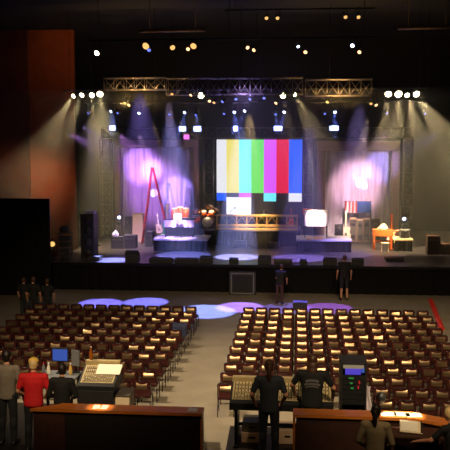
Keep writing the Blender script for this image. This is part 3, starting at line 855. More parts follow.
# ------------- stage front: wedge monitors, each a thing
def wedge(pa, pb, pyt, label, mt='case_black', top='grille', Y=SF + .25, dp=.5, grp='wedge monitors along the stage edge'):
    xa, xb = at(pa, pyt, Y).x, at(pb, pyt, Y).x; h = max(.2, at((pa + pb) / 2, pyt, Y + .15).z - SZ); w = xb - xa
    root = thing('wedge_monitor', ((xa + xb) / 2, Y, SZ), label, 'wedge monitor', grp)
    MB().prism([(0, 0), (dp, 0), (dp, h * .35), (.16, h), (0, h * .8)], -w / 2, w / 2, mt, 'x').build('box', root)
    a, b = Vector((0, .18, h)), Vector((0, dp - .02, h * .4)); d = (b - a)
    X = Matrix.Translation((a + b) / 2) @ Matrix.Rotation(math.atan2(d.z, d.y), 4, 'X')
    MB().box((0, 0, .012), (w * .88, d.length * .95, .025), top, X=X, b=.006).build('grille', root)
    m = MB()
    for sgn in (-1, 1): m.box((sgn * (w / 2 + .005), .2, h * .4), (.012, .14, .06), 'alu')
    m.build('handle', root)
wl = [(125, 138, 250.5, 'tallest wedge monitor with a pale lit top, nearest the wall side', 'wedge_top'), (149, 172, 258.5, 'wide low wedge monitor below the lilac clothed table', 'grille'), (174.5, 198, 258.5, 'wide low wedge monitor below the music stand and drums', 'grille'),
      (200, 212.5, 256, 'black wedge monitor beside the bright patch of stage floor', 'grille'), (229, 238, 258, 'small black wedge monitor inside the bright patch of stage floor', 'grille'), (258, 271, 255.5, 'black wedge monitor at the open end of the bright stage patch', 'grille'),
      (300, 307, 260, 'small wedge monitor on the stage edge before the white rack', 'grille'), (323, 337, 258, 'black wedge monitor beside the standing man in shorts', 'grille'), (352, 364, 258, 'grey wedge monitor nearest the orange organ on the stage edge', 'wedge_top')]
for a, b, t, lb, tp in wl:
    if tp == 'wedge_top' and a < 200:
        root, zt = case(a, b, 253, SF + .2, SZ, 'black case under the pale topped tablet on the stage edge') if False else (None, None)
    wedge(a, b, t, lb, top=tp)
case(274, 292, 260, SF + .3, SZ, 'low black case on the stage edge above the bending person', depth=.5)
case(88, 99, 257, SF + .4, SZ, 'black case on the stage edge beside the tall speaker stack', depth=.5)
case(386, 404, 258, SF + 1.6, SZ, 'wide black case below the small platform on the right side', depth=.5)
cabinet(237 - 9, 257, 243, 40.4, SZ, 'low black monitor cabinet at the centre before the drum platform', grp=None, cones=1) if False else None
case(233, 246, 241.5, 40.3, SZ, 'low black case at the centre before the drum platform', depth=.5)
case(268, 279, 242.5, 40.3, SZ, 'low black case before the drum platform on the orange guitar side', depth=.5)

# subwoofer in front of the stage skirt
xa, xb = at(229, 280, SF - .5).x, at(256, 280, SF - .5).x
zt = at(243, 272, SF - .5).z
root = thing('subwoofer', ((xa + xb) / 2, SF - .5, 0), 'wide subwoofer cabinet with grey edges against the stage front', 'subwoofer')
w = xb - xa
MB().box((0, .25, zt / 2), (w, .5, zt), 'case_black', b=.02).build('box', root)
m = MB()
for sgn in (-1, 1): m.box((sgn * (w / 2 - .1), -.012, zt / 2), (.05, .02, zt * .86), 'grey_board'); m.box((0, -.012, zt / 2 + sgn * (zt * .43)), (w - .16, .02, .05), 'grey_board')
m.build('edging', root)
MB().box((0, -.004, zt / 2), (w * .7, .02, zt * .7), 'grille').build('grille', root)

# ------------- tall speaker stack and gear at the wall side of the stage
root, zt = cabinet(80, 93.5, 214, SF + 1.2, SZ, 'tall black speaker stack with a blue lit top near the stage corner', grp=None, cones=4, depth=.8)
MB().box((.1, .3, zt - SZ + .06), (.45, .45, .12), 'wedge_top', b=.02).build('top_box', root)
for i, (px, py) in enumerate(((95.7, 223.5), (96, 238))):
    p = at(px, py, 40.5)
    par_can(p, p + Vector((.1, -1, -.2)), 'lens_gold', ['small gold side lamp on the upright behind the speaker stack, upper', 'small gold side lamp on the upright behind the speaker stack, lower'][i], 'side lamps', .1, 'side_lamp', .2)
p = at(95.7, 215, 40.66)
root = thing('lamp_upright', (p.x, 40.66, SZ), 'black upright carrying two gold side lamps behind the speaker stack', 'lamp stand')
MB().tube([(0, 0, .03), (0, 0, p.z - SZ)], .025, 'black_metal', 8).build('pole', root)
MB().lathe([(.25, 0), (.25, .03), (.05, .05)], 'black_metal', 20).build('base', root)
# big black masking flat and gear rack at the wall side
yF = 33.0
xa, xb = at(-14, 230, yF).x, at(50, 230, yF).x; zt = at(25, 198.5, yF).z
root = thing('masking_flat', ((xa + xb) / 2, yF, 0), 'big black masking flat standing in front of the rust wall', 'masking flat')
w = xb - xa
def f(u, v): return (-w / 2 + .05 + (w - .1) * u, -.04 + .012 * math.sin(u * 60), .02 + (zt - .06) * v)
MB().grid(f, 100, 3, 'skirt').build('cloth', root)
m = MB()
for sgn in (-1, 1): m.box((sgn * (w / 2 - .04), .02, zt / 2), (.08, .08, zt), 'black_metal')
m.box((0, .02, zt - .04), (w - .16, .08, .08), 'black_metal'); m.box((0, .02, zt / 2), (w - .16, .08, .08), 'black_metal')
m.build('frame', root)
for sgn in (-1, 1): MB().tube([(sgn * w * .35, .05, zt * .6), (sgn * w * .35, 1.2, .02), (sgn * w * .35, .05, .02)], .025, 'black_metal', 6).build('brace', root)
# rack trolley with open frame on the wing
Y = SF + .8
xa, xb = at(57.5, 240, Y).x, at(69.5, 240, Y).x; zt = at(63, 233, Y).z; cx = (xa + xb) / 2; w = xb - xa; h = zt - SZ
root = thing('equipment_rack', (cx, Y, SZ), 'open metal rack with dark gear inside beside the masking flat', 'rack')
for sx_ in (-1, 1):
    for y in (.03, .5): MB().box((sx_ * (w / 2 - .02), y, h / 2), (.04, .04, h), 'alu', b=.005).build('upright', root)
MB().box((0, .26, h - .02), (w - .08, .5, .04), 'alu').build('top', root)
m = MB()
for k in range(4): m.box((0, .27, .14 + k * h * .22), (w - .1, .44, h * .16), 'case_black', b=.012)
m.build('gear', root)
o = MB().lathe([(.16, 0), (.2, .05), (.2, .2), (.12, .28)], 'black_plastic', 18).build('drum_case', None, (cx - .05, Y + .26, zt)); tag(o, 'round black case on top of the open metal rack', 'case')
p = at(52.2, 244, 34.95)
par_can(p, p + Vector((.3, -1, -.2)), 'lens_gold', 'dim gold lamp low beside the masking flat', None, .13, 'side_lamp', .2)
root = thing('lamp_stand', (p.x, 35.1, SZ), 'short stand carrying the dim gold lamp beside the masking flat', 'lamp stand')
MB().tube([(0, 0, .02), (0, 0, p.z - SZ + .12)], .025, 'black_metal', 8).build('pole', root); MB().lathe([(.2, 0), (.2, .03), (.04, .05)], 'black_metal', 16).build('base', root)
# dark cases on the right side wing
case(428, 440, 236, 38.5, SZ, 'dim brown case in the dark on the right side wing, taller', mt='counter_brown'); case(441, 452, 244, 38.6, SZ, 'dim brown case in the dark on the right side wing, lower', mt='counter_brown')

# floor in front of the stage
c0, c1 = gz(430.5, 298.5, .05), gz(442.5, 329, .05)
d = (c1 - c0); L = math.hypot(d.x, d.y); ang = math.atan2(d.y, d.x)
m = MB().prism([(-.1, 0), (.1, 0), (.05, .05), (-.05, .05)], -L / 2, L / 2, 'red_rubber', 'x', X=Matrix.Identity(4))
o = m.build('cable_ramp', None, ((c0.x + c1.x) / 2, (c0.y + c1.y) / 2, 0)); o.rotation_euler = (0, 0, ang); tag(o, 'bright red cable ramp lying on the floor past the right side chairs', 'cable ramp')
p = gz(300, 308, 0)
root = thing('wedge_monitor', (p.x, 31.0, 0), 'dark floor monitor in front of the chairs by the violet light pools', 'wedge monitor')
MB().prism([(0, 0), (.45, 0), (.45, .12), (.14, .36), (0, .3)], -.28, .28, 'case_black', 'x').build('box', root)
MB().box((0, .3, .25), (.48, .36, .02), 'grille', X=Matrix.Translation((0, .3, .25)) @ Matrix.Rotation(-.66, 4, 'X') @ Matrix.Translation((0, -.3, -.235))).build('grille', root)

# ------------------------------------------------------------------ chairs
def make_chair():
    root = thing('banquet_chair', (0, 0, 0), 'x', 'chair')
    W = .19
    bm = MB().box((0, .02, .445), (.37, .38, .06), 'red_pad', b=.025); bm.build('seat', root)
    def back(off, w, z0, z1, bul):
        def f(u, v):
            x = -w / 2 + w * u; z = z0 + (z1 - z0) * v
            yy = -.19 - .09 * (z - .45) / .4 + .03 * (1 - (2 * u - 1) ** 2) * -1
            return (x, yy + off + bul * -(1 - (2 * v - 1) ** 2), z)
        return f
    m = MB()
    f1, f2 = back(.012, .345, .50, .825, 0), back(-.014, .345, .50, .825, .01)
    nu, nv = 8, 8
    m.grid(f1, nu, nv, 'red_pad'); m.grid(f2, nu, nv, 'red_pad')
    for j in range(nv):
        for u in (0, 1):
            m.add([f1(u, j / nv), f1(u, (j + 1) / nv), f2(u, (j + 1) / nv), f2(u, j / nv)], [(0, 1, 2, 3)], 'red_pad')
    for i in range(nu):
        for v in (0, 1):
            m.add([f1(i / nu, v), f1((i + 1) / nu, v), f2((i + 1) / nu, v), f2(i / nu, v)], [(0, 1, 2, 3)], 'red_pad')
    bk = m.build('backrest', root)
    g0, g2 = back(-.024, .25, .66, .81, 0), back(-.012, .25, .66, .81, 0)
    def g1(u, v):
        p = g0(u, v); return (p[0], p[1] + (1 - (2 * u - 1) ** 2) * .028 - .07 * (1 - v ** 1.6), p[2])
    m = MB().grid(g1, 6, 6, 'plate')
    for v in (0, 1):
        for i in range(6): m.add([g1(i / 6, v), g1((i + 1) / 6, v), g2((i + 1) / 6, v), g2(i / 6, v)], [(0, 1, 2, 3)], 'plate')
    for u in (0, 1):
        for j in range(6): m.add([g1(u, j / 6), g1(u, (j + 1) / 6), g2(u, (j + 1) / 6), g2(u, j / 6)], [(0, 1, 2, 3)], 'plate')
    c0_ = Vector((0, -.27, .74)); m.v = [v - c0_ for v in m.v]; m.build('back_plate', bk, c0_)  # made-up panel, shaped to imitate the highlight on a glossy back
    # back frame: hoop
    def by(z): return -.19 - .09 * (z - .45) / .4
    pts = [(-W, by(.42), .42), (-W, by(.78), .78)]
    for k in range(1, 6):
        t = PI / 2 * k / 6; pts.append((-W + .06 * (1 - math.cos(t)), by(.80), .78 + .06 * math.sin(t)))
    pts += [(-W + .06, by(.84) - .01, .84), (0, by(.84) - .03, .845)]
    pts = pts + [(-x, y, z) for x, y, z in pts[-2::-1]]
    MB().tube(pts, .013, 'dark_metal', 6).build('back_frame', root)
    MB().tube([(-W, -.18, .415), (W, -.18, .415), (W, .2, .415), (-W, .2, .415)], .011, 'dark_metal', 6, cyc=True).build('seat_frame', root)
    for s in (-1, 1):
        MB().tube([(s * W, by(.43), .43), (s * W, -.24, .01)], .012, 'dark_metal', 6).build('leg', root)
        MB().tube([(s * W, .2, .42), (s * W, .225, .01)], .012, 'dark_metal', 6).build('leg', root)
    MB().tube([(-W, -.218, .2), (-W, .213, .2), (W, .213, .2), (W, -.218, .2)], .008, 'dark_metal', 6).build('stretcher', root)
    return root
proto = make_chair()
used = False
PITCH = .455; ROWP = .895; RY0 = 27.5
nch = 0
def put_chair(x, y, label, grp, rz):
    global used, nch
    o = proto if not used else copy_tree(proto)
    used = True; nch += 1
    o.location = (x, y, 0); o.rotation_euler = (0, 0, rz)
    o['label'] = label; o['group'] = grp
    for b in o.children:
        for q in b.children:
            if q.name.startswith('back_plate'): q.rotation_euler = (random.gauss(.0, .12), 0, random.gauss(0, .06))
for r in range(12):
    y = RY0 - ROWP * r
    for c in range(14):
        x = -1.66 + PITCH * c
        px, py = proj((x, y - .2, .8))
        if px > 458: continue
        if r == 10 and c > 0 and px < 372: continue
        if r == 11 and px < 385: continue
        put_chair(x, y + .03 * random.uniform(-1, 1), 'red padded metal chair, right block, %s row from stage, %s from centre aisle' % (ORD[r], ORD[c]), 'chairs in the right block', random.uniform(-.05, .05))
for r in range(11):
    y = RY0 - ROWP * r
    for c in range(13):
        x = -3.66 - PITCH * c
        px, py = proj((x, y - .2, .8))
        if px < -8: continue
        if r == 9 and 47 < px < 118: continue
        if r == 10 and px < 119: continue
        put_chair(x, y + .03 * random.uniform(-1, 1), 'red padded metal chair, left block, %s row from stage, %s from centre aisle' % (ORD[r], ORD[c]), 'chairs in the left block', random.uniform(-.05, .05))
print('CHAIRS', nch)
# navy jacket over the back of an aisle chair
jx, jy = -3.66, RY0 - ROWP * 3
def f(u, v):
    t = v * 2 - 1
    return (-.225 + .45 * u, -.285 - .03 * math.sin(u * PI) + .11 * (1 if t > 0 else -1) * min(1, abs(t) * 5) * -1 * -1, .87 - .42 * abs(t) ** 1.1 + .01 * math.sin(u * 14))
m = MB().grid(f, 20, 16, 'navy_cloth')
o = m.build('jacket', None, (jx, jy, 0)); tag(o, 'navy jacket hung over a chair back by the centre aisle', 'jacket')

# ------------------------------------------------------------------ people
def remesh(mb, name, voxel, smooth=2):
    me = mb.mesh(name + '_src'); o = bpy.data.objects.new(name, me); COL.objects.link(o)
    md = o.modifiers.new('r', 'REMESH'); md.mode = 'VOXEL'; md.voxel_size = voxel; md.use_smooth_shade = True
    if smooth:
        s = o.modifiers.new('s', 'SMOOTH'); s.iterations = smooth; s.factor = .5
    dg = bpy.context.evaluated_depsgraph_get()
    out = bpy.data.meshes.new_from_object(o.evaluated_get(dg))
    mats = list(me.materials)
    bpy.data.objects.remove(o); bpy.data.meshes.remove(me)
    out.materials.clear(); out.materials.append(mats[0])
    out.name = name
    return out
def capsule(m, a, b, r0, r1, mt, n=12):
    a, b = Vector(a), Vector(b)
    m.cone(a, b, r0, r1, mt, n)
    m.ell(a, (r0, r0, r0), mt, n=n, k=8); m.ell(b, (r1, r1, r1), mt, n=n, k=8)
def link(me, name, parent):
    o = bpy.data.objects.new(name, me); COL.objects.link(o); o.parent = parent; return o
def person(loc, rz, height, label, shirt, trousers='jeans', hair='hair_dark', hairstyle='short', lean=0.0, arms=None, head_turn=0, head_tilt=0.0, stride=.0, shorts=False, sleeve='short', cap=None, vox=.008, width=1.0, group=None, printed=False, sit=0.0):
    root = thing('person', loc, label, 'person', group, rz)
    k = height / 1.75
    S0 = lambda p: Vector(p) * k
    S = lambda p: Vector((p[0], p[1], p[2] - sit)) * k
    RL = Matrix.Translation((0, 0, .95 - sit)) @ Matrix.Rotation(-lean, 4, 'X') @ Matrix.Translation((0, 0, -.95))
    T = lambda p: (RL @ Vector(p)) * k
    wd = width
    # default arms: upper arm down, elbow slightly bent (in torso space before lean)
    sh = {s: T((s * .185 * wd, -.01, 1.41)) for s in (-1, 1)}
    AR = arms or {}
    el, wr = {}, {}
    for s in (-1, 1):
        e, w_ = AR.get(s, ((s * .26, -.03, 1.13), (s * .27, .09, .9)))
        el[s], wr[s] = S(e), S(w_)
    hip = {s: S((s * .09, 0, .92)) for s in (-1, 1)}
    if sit:
        kn = {s: S0((s * .13, .42, .52)) for s in (-1, 1)}; an = {s: S0((s * .12, .36, .085)) for s in (-1, 1)}; to = {s: S0((s * .14, .53, .035)) for s in (-1, 1)}
    else:
        kn = {s: S((s * .105, .02 + stride * s * .5, .5)) for s in (-1, 1)}; an = {s: S((s * .115, -.03 + stride * s, .085)) for s in (-1, 1)}; to = {s: S((s * .14, .14 + stride * s, .035)) for s in (-1, 1)}
    neckb, neckt = T((0, -.015, 1.45)), T((0, .01, 1.545))
    hc = T((0, .02, 1.635))
    HR = (RL.to_3x3().to_4x4()) @ Matrix.Rotation(head_turn, 4, 'Z') @ Matrix.Rotation(-head_tilt, 4, 'X')
    HX = Matrix.Translation(hc) @ HR @ Matrix.Scale(k, 4)
    # ---- body: one continuous surface
    b = MB()
    def torso(m, add, mt):
        ks = ((.93, .155, .115, 0), (1.02, .148, .107, 0), (1.12, .145, .103, 0), (1.22, .158, .11, 0), (1.32, .17, .115, -.005), (1.40, .16, .1, -.012))
        for q in range(len(ks) - 1):
            for t in (0, .2, .4, .6, .8, 1):
                z, rx, ry, dy = (ks[q][j] * (1 - t) + ks[q + 1][j] * t for j in range(4))
                m.ell(T((0, dy, z)), ((rx * wd + add) * k, (ry + add) * k, (.07 + add) * k), mt, n=22, k=10)
        capsule(m, sh[-1], sh[1], (.062 + add) * k, (.062 + add) * k, mt)
    torso(b, 0, 'skin')
    capsule(b, neckb, neckt, .056 * k, .05 * k, 'skin')
    b.ell((0, 0, 0), (.074, .092, .112), 'skin', X=HX, n=20, k=14)
    b.ell((0, .022, -.055), (.054, .062, .058), 'skin', X=HX)
    b.cone(HX @ Vector((0, .088, .005)), HX @ Vector((0, .108, -.03)), .008 * k, .015 * k, 'skin', 8)
    b.ell((0, .079, -.062), (.024, .012, .01), 'skin', X=HX, n=10, k=6)
    for s in (-1, 1):
        b.ell((s * .076, -.005, -.008), (.012, .022, .033), 'skin', X=HX, n=10, k=6)
        capsule(b, sh[s], el[s], .052 * k, .04 * k, 'skin'); capsule(b, el[s], wr[s], .041 * k, .027 * k, 'skin')
        capsule(b, hip[s], kn[s], .082 * k, .054 * k, 'skin'); capsule(b, kn[s], an[s], .053 * k, .036 * k, 'skin')
        # calf
        c = kn[s].lerp(an[s], .3); b.ell(c + Vector((0, -.02 * k, 0)), (.05 * k, .055 * k, .11 * k), 'skin')
        capsule(b, an[s] + Vector((0, -.03 * k, -.04 * k)), to[s], .035 * k, .03 * k, 'skin')
        # hand: palm, four fingers, thumb
        d = (wr[s] - el[s]).normalized()
        side = Vector((0, 1, 0)) if abs(d.y) < .8 else Vector((-s, 0, 0))
        side = (side - d * side.dot(d)).normalized(); nrm = d.cross(side) * (-s if abs(d.y) < .8 else 1)
        pc = wr[s] + d * .05 * k
        capsule(b, wr[s] + d * .015 * k + side * .018 * k, pc + side * .026 * k + d * .03 * k, .017 * k, .016 * k, 'skin', 8)
        capsule(b, wr[s] + d * .015 * k - side * .014 * k, pc - side * .024 * k + d * .026 * k, .017 * k, .016 * k, 'skin', 8)
        capsule(b, wr[s] + d * .01 * k, pc + d * .028 * k, .02 * k, .019 * k, 'skin', 8)
        for i, (off, ln) in enumerate(((.032, .07), (.011, .08), (-.011, .074), (-.032, .058))):
            p0 = pc + d * .03 * k + side * off * k
            p1 = p0 + (d * ln * .5 + side * off * .15) * k + nrm * .006 * k; p2 = p1 + (d * ln * .5) * k + nrm * .022 * k
            capsule(b, p0, p1, .0092 * k, .0088 * k, 'skin', 8); capsule(b, p1, p2, .0088 * k, .0075 * k, 'skin', 8)
        p0 = wr[s] + d * .025 * k + side * .022 * k; p1 = p0 + (d * .03 + side * .03) * k; p2 = p1 + (d * .032 + side * .008) * k
        capsule(b, p0, p1, .013 * k, .0105 * k, 'skin', 8); capsule(b, p1, p2, .0105 * k, .009 * k, 'skin', 8)
    link(remesh(b, 'body', vox, 1), 'body', root)
    # eyes
    m = MB()
    for s in (-1, 1): m.ell((s * .03, .083, .006), (.012, .007, .008), 'eye', X=HX, n=10, k=6)
    m.build('eyes', root)
    # ---- shirt
    m = MB(); torso(m, .013, shirt)
    capsule(m, neckb + Vector((0, 0, -.03 * k)), neckb + Vector((0, 0, .015 * k)), .07 * k, .062 * k, shirt)
    for s in (-1, 1):
        e2 = el[s] if sleeve == 'long' else sh[s].lerp(el[s], .72)
        capsule(m, sh[s], e2, .066 * k, .056 * k, shirt)
        if sleeve == 'long': capsule(m, el[s], wr[s].lerp(el[s], .08), .054 * k, .037 * k, shirt)
    m.ell(T((0, 0, .9)), ((.158 * wd + .014) * k, .13 * k, .07 * k), shirt)
    shirt_o = link(remesh(m, 'shirt', max(vox, .012), 6), 'shirt', root)
    if printed:
        m = MB()
        for (z0, z1, w0) in ((1.29, 1.33, .2), (1.235, 1.27, .24), (1.2, 1.222, .2)):
            def f(u, v):
                x = (-.5 + u) * w0; z = z0 + (z1 - z0) * v + .02 * (1 - (2 * u - 1) ** 2) - .01
                q = T((x * wd, -.131 + .13 * (x / .2) ** 2 * .5, z)); return q
            m.grid(f, 10, 2, 'print_grey')
        o = m.build('back_print', shirt_o); o['label'] = 'pale arched print'
    # ---- trousers
    m = MB(); m.ell(S((0, 0, .93)), (.168 * wd * k, .128 * k, .1 * k), trousers)
    for s in (-1, 1):
        capsule(m, hip[s], kn[s], .096 * k, .07 * k, trousers)
        if shorts: pass
        else:
            capsule(m, kn[s], an[s] + Vector((0, 0, .01 * k)), .074 * k, .058 * k, trousers)
            c = kn[s].lerp(an[s], .3); m.ell(c + Vector((0, -.02 * k, 0)), (.068 * k, .073 * k, .15 * k), trousers)
    link(remesh(m, 'trousers', max(vox, .012), 3), 'trousers', root)
    # ---- shoes
    for s in (-1, 1):
        m = MB(); capsule(m, an[s] + Vector((0, -.04 * k, -.045 * k)), to[s], .04 * k, .038 * k, 'shoe'); m.ell(an[s] + Vector((0, -.01, -.02 * k)), (.045 * k, .05 * k, .05 * k), 'shoe')
        z = min(v.z for v in m.v)
        for v in m.v: v.z = max(v.z, 0.001)
        link(remesh(m, 'shoe', .012, 1), 'shoe', root)
    # ---- hair
    m = MB()
    m.ell((0, -.016, .022), (.086, .098, .108), hair, X=HX, n=20, k=12)
    m.ell((0, -.04, -.03), (.076, .066, .07), hair, X=HX)
    if hairstyle == 'ponytail':
        pts = [(0, -.1, .045), (0, -.15, .02), (0, -.155, -.08), (0, -.135, -.19), (0, -.12, -.27)]
        rr = [.03, .042, .045, .036, .014]
        for i in range(4): capsule(m, HX @ Vector(pts[i]), HX @ Vector(pts[i + 1]), rr[i] * k, rr[i + 1] * k, hair)
    if hairstyle == 'long':
        m.ell((0, -.055, -.09), (.094, .06, .12), hair, X=HX); m.ell((0, -.075, -.17), (.085, .045, .1), hair, X=HX)
    hm = remesh(m, 'hair', .01, 2)
    # keep the face clear
    inv = HX.inverted(); bm = bmesh.new(); bm.from_mesh(hm)
    dead = []
    for v in bm.verts:
        q = inv @ v.co
        if q.y > .03 and q.z < .055: dead.append(v)
        elif q.y > .0 and q.z < .02 and abs(q.x) < .07: dead.append(v)
    bmesh.ops.delete(bm, geom=dead, context='VERTS'); bm.to_mesh(hm); bm.free()
    link(hm, 'hair', root)
    if cap:
        m = MB().lathe([(.096, .035), (.097, .06), (.088, .1), (.05, .13), (.01, .14)], cap, 20, X=HX)
        m.box((0, .12, .042), (.14, .1, .012), cap, X=HX, b=.004); m.build('cap', root)
    return root

FZ = .75
def stand(px, hy, h, z=FZ):
    p = gz(px, hy, z + h); return Vector((p.x, p.y, z))
def foot(px, Y, z=0):
    return Vector((at(px, 300, Y).x, Y, z))
yaw0 = 0.0
person(stand(269.3, 361.5, 1.82), .02, 1.83, 'person in dark slate shirt with brown ponytail standing at mixing console', 'shirt_slate', 'jeans', 'hair_brown', 'ponytail', .1,
       {-1: ((-.3, .0, 1.16), (-.25, .2, .95)), 1: ((.29, .02, 1.15), (.22, .22, .96))}, vox=.007)
person(stand(312.5, 357.5, 1.84), -.03, 1.88, 'person in black printed shirt with long brown hair leaning at mixing console', 'shirt_black', 'jeans', 'hair_brown', 'long', .16,
       {-1: ((-.34, .1, 1.2), (-.3, .32, .98)), 1: ((.36, .1, 1.17), (.36, .3, .95))}, printed=True, vox=.007, width=1.12)
person(stand(32.5, 356, 1.80), .1, 1.74, 'person in bright red shirt with pale hair and yellow cap behind wooden counter', 'shirt_red', 'jeans', 'hair_blond', 'short', .08,
       {-1: ((-.29, .02, 1.14), (-.2, .2, 1.0)), 1: ((.29, .02, 1.14), (.2, .2, 1.0))}, cap='cap_yellow', vox=.007, width=1.12)
person(stand(6, 350, 1.83), 0, 1.82, 'dark haired person in grey shirt at the frame edge beside the red shirt', 'shirt_grey', 'jeans', 'hair_dark', 'short', .03,
       {1: ((.27, -.02, 1.12), (.3, .02, .86))}, vox=.007)
person(stand(61, 364, 1.67), 0, 1.66, 'dark haired person all in black in front of the blue monitor', 'shirt_black', 'jeans', 'hair_dark', 'short', .1,
       {-1: ((-.27, .06, 1.12), (-.16, .3, 1.0)), 1: ((.27, .06, 1.12), (.16, .3, 1.0))}, vox=.007, sleeve='long')
person(stand(375.5, 408, 1.60), -.2, 1.63, 'person in tan shirt with dark ponytail beside the open binder', 'shirt_tan', 'jeans', 'hair_dark', 'ponytail', .12,
       {-1: ((-.28, .02, 1.13), (-.2, .2, .98)), 1: ((.28, .05, 1.12), (.24, .28, 1.0))}, vox=.007, sleeve='long')
person(stand(457, 416, 1.5), .55, 1.6, 'blond person in black at the frame corner reaching towards the binder', 'shirt_black', 'jeans', 'hair_blond', 'short', .25,
       {-1: ((-.36, .22, 1.2), (-.42, .5, 1.1)), 1: ((.3, .05, 1.1), (.25, .3, 1.0))}, vox=.007, head_turn=.3)
person(foot(344, 33.2), .1, 1.9, 'person in dark shirt and shorts standing before the stage edge', 'shirt_black', 'jeans', 'hair_brown', 'short', .0, shorts=True, vox=.012)
person(foot(279.5, 32.2), -.3, 1.62, 'dim person with reddish hair bending before the stage centre', 'shirt_black', 'counter_brown', 'hair_brown', 'short', .35,
       {-1: ((-.24, .28, 1.1), (-.2, .42, .9)), 1: ((.24, .28, 1.1), (.2, .42, .9))}, vox=.012)
for i, (px, Y, h, lb) in enumerate(((24, 28.2, 1.6, 'dim person standing beyond the front row, nearest the frame edge'), (33.5, 27.9, 1.68, 'tallest of three dim people beyond the front row of chairs'), (47.5, 28.1, 1.58, 'dim person standing apart beyond the front row, nearest the violet pools'))):
    person(foot(px, Y), .3 * (i - 1), h, lb, 'shirt_black', 'jeans', 'hair_brown', 'short', vox=.012, group='people standing beyond the front row')

# ------------------------------------------------------------------ mixing position
# low carpeted platforms that carry the mixing position
def fp(pts, name):
    m = MB().prism(pts, 0, FZ, 'black_wall', 'z'); m.prism([(x, y) for x, y in pts], FZ - .012, FZ, 'counter_front', 'z')
    struct(MB().prism(pts, 0, FZ, 'counter_front', 'z').build(name))
fp([(-8.6, 10.0), (-1.62, 10.0), (-1.62, 13.4), (-2.1, 16.75), (-8.6, 16.75)], 'floor_platform_left')
XR = at(229, 422, 15.4).x
fp([(XR + .1, 10.0), (5.2, 10.0), (5.2, 15.7), (XR, 15.7)], 'floor_platform_right')
def console(x0, x1, yb, yf, zb, zf, label, name='mixing_console', sliders=28):
    w = x1 - x0; dpt = yb - yf
    root = thing(name, ((x0 + x1) / 2, yf, FZ), label, 'mixing console')
    # body: wedge
    MB().prism([(0, zf - .16), (dpt, zf - .16), (dpt, zb), (dpt - .12, zb), (.1, zf), (0, zf - .03)], -w / 2, w / 2, 'black_plastic', 'x').build('body', root)
    a, b = Vector((0, .12, zf + .003)), Vector((0, dpt - .13, zb + .003)); d = b - a
    X = Matrix.Translation((a + b) / 2) @ Matrix.Rotation(math.atan2(d.z, d.y), 4, 'X')
    L = d.length
    MB().box((0, 0, 0), (w - .08, L, .016), 'console_panel', X=X, b=.003).build('panel', root)
    m = MB(); n = sliders
    for i in range(n):
        x = -w / 2 + .08 + (w - .16) * (i + .5) / n
        m.box((x, -L * .28, .012), ((w - .16) / n * .22, L * .34, .012), 'console_dark', X=X)
    m.build('fader_slots', root)
    m = MB()
    for i in range(n + 1): m.box((-w / 2 + .08 + (w - .16) * i / n, 0, .009), ((w - .16) / n * .2, L * .96, .006), 'black_plastic', X=X)
    m.build('channel_dividers', root)
    fm = MB().box((0, 0, .024), ((w - .16) / n * .45, .022, .022), 'cream', X=Matrix.Rotation(math.atan2(d.z, d.y), 4, 'X'), b=.003).mesh('fader_cap')
    for i in range(n):
        x = -w / 2 + .08 + (w - .16) * (i + .5) / n
        o = bpy.data.objects.new('fader_cap', fm); COL.objects.link(o); o.parent = root; o.location = X @ Vector((x, -L * (.4 - .24 * random.random()), 0))
    m = MB()
    for i in range(n):
        x = -w / 2 + .08 + (w - .16) * (i + .5) / n
        for j in range(5): m.cone(X @ Vector((x, L * (-.02 + .1 * j), .008)), X @ Vector((x, L * (-.02 + .1 * j), .03)), .011, .009, 'console_dark' if j % 2 else 'cream', 8)
    m.build('knobs', root)
    MB().box((0, dpt - .06, zb + .04), (w - .02, .12, .12), 'console_panel', b=.015).build('meter_bridge', root)
    for sx_ in (-1, 1):
        m = MB().box((sx_ * (w / 2 - .12), dpt * .5, (zf - .16) / 2), (.06, dpt * .8, zf - .16), 'black_metal', b=.01)
        m.box((sx_ * (w / 2 - .12), dpt * .5, .02), (.1, dpt * 1.0, .04), 'black_metal', b=.01)
        m.build('leg', root)
    MB().box((0, dpt * .5, .35), (w - .3, .04, .06), 'black_metal').build('stretcher', root)
    return root
yf_ = gz(280, 403, FZ + .9).y; yb_ = gz(280, 376, FZ + 1.2).y
xa, xb = at(231, 392, yf_ + .4).x, at(333, 390, yf_ + .4).x
console(xa, xb, yb_, yf_, 1.10, .9, 'long beige mixing console behind the two people in dark shirts')
# stacked cases under the console
for i, (pa, pb, h0, h1, Y) in enumerate(((241, 263, 0, .2, yf_ + .3), (242, 262, .2, .38, yf_ + .34), (278, 297, 0, .28, yf_ + .3))):
    xa_, xb_ = at(pa, 430, Y).x, at(pb, 430, Y).x; w = xb_ - xa_
    root = thing('storage_case', ((xa_ + xb_) / 2, Y, FZ + h0), ['flat tan case on the floor under the mixing console, lower one', 'flat tan case under the mixing console, stacked on another', 'pale case under the console beside the ponytailed person'][i], 'case')
    MB().box((0, .25, (h1 - h0) * .5), (w, .5, h1 - h0), 'beige_cover' if i != 1 else 'console_dark', b=.02).build('body', root)
    MB().box((0, -.008, (h1 - h0) * .55), (w * .3, .016, .03), 'black_metal', b=.004).build('handle', root)
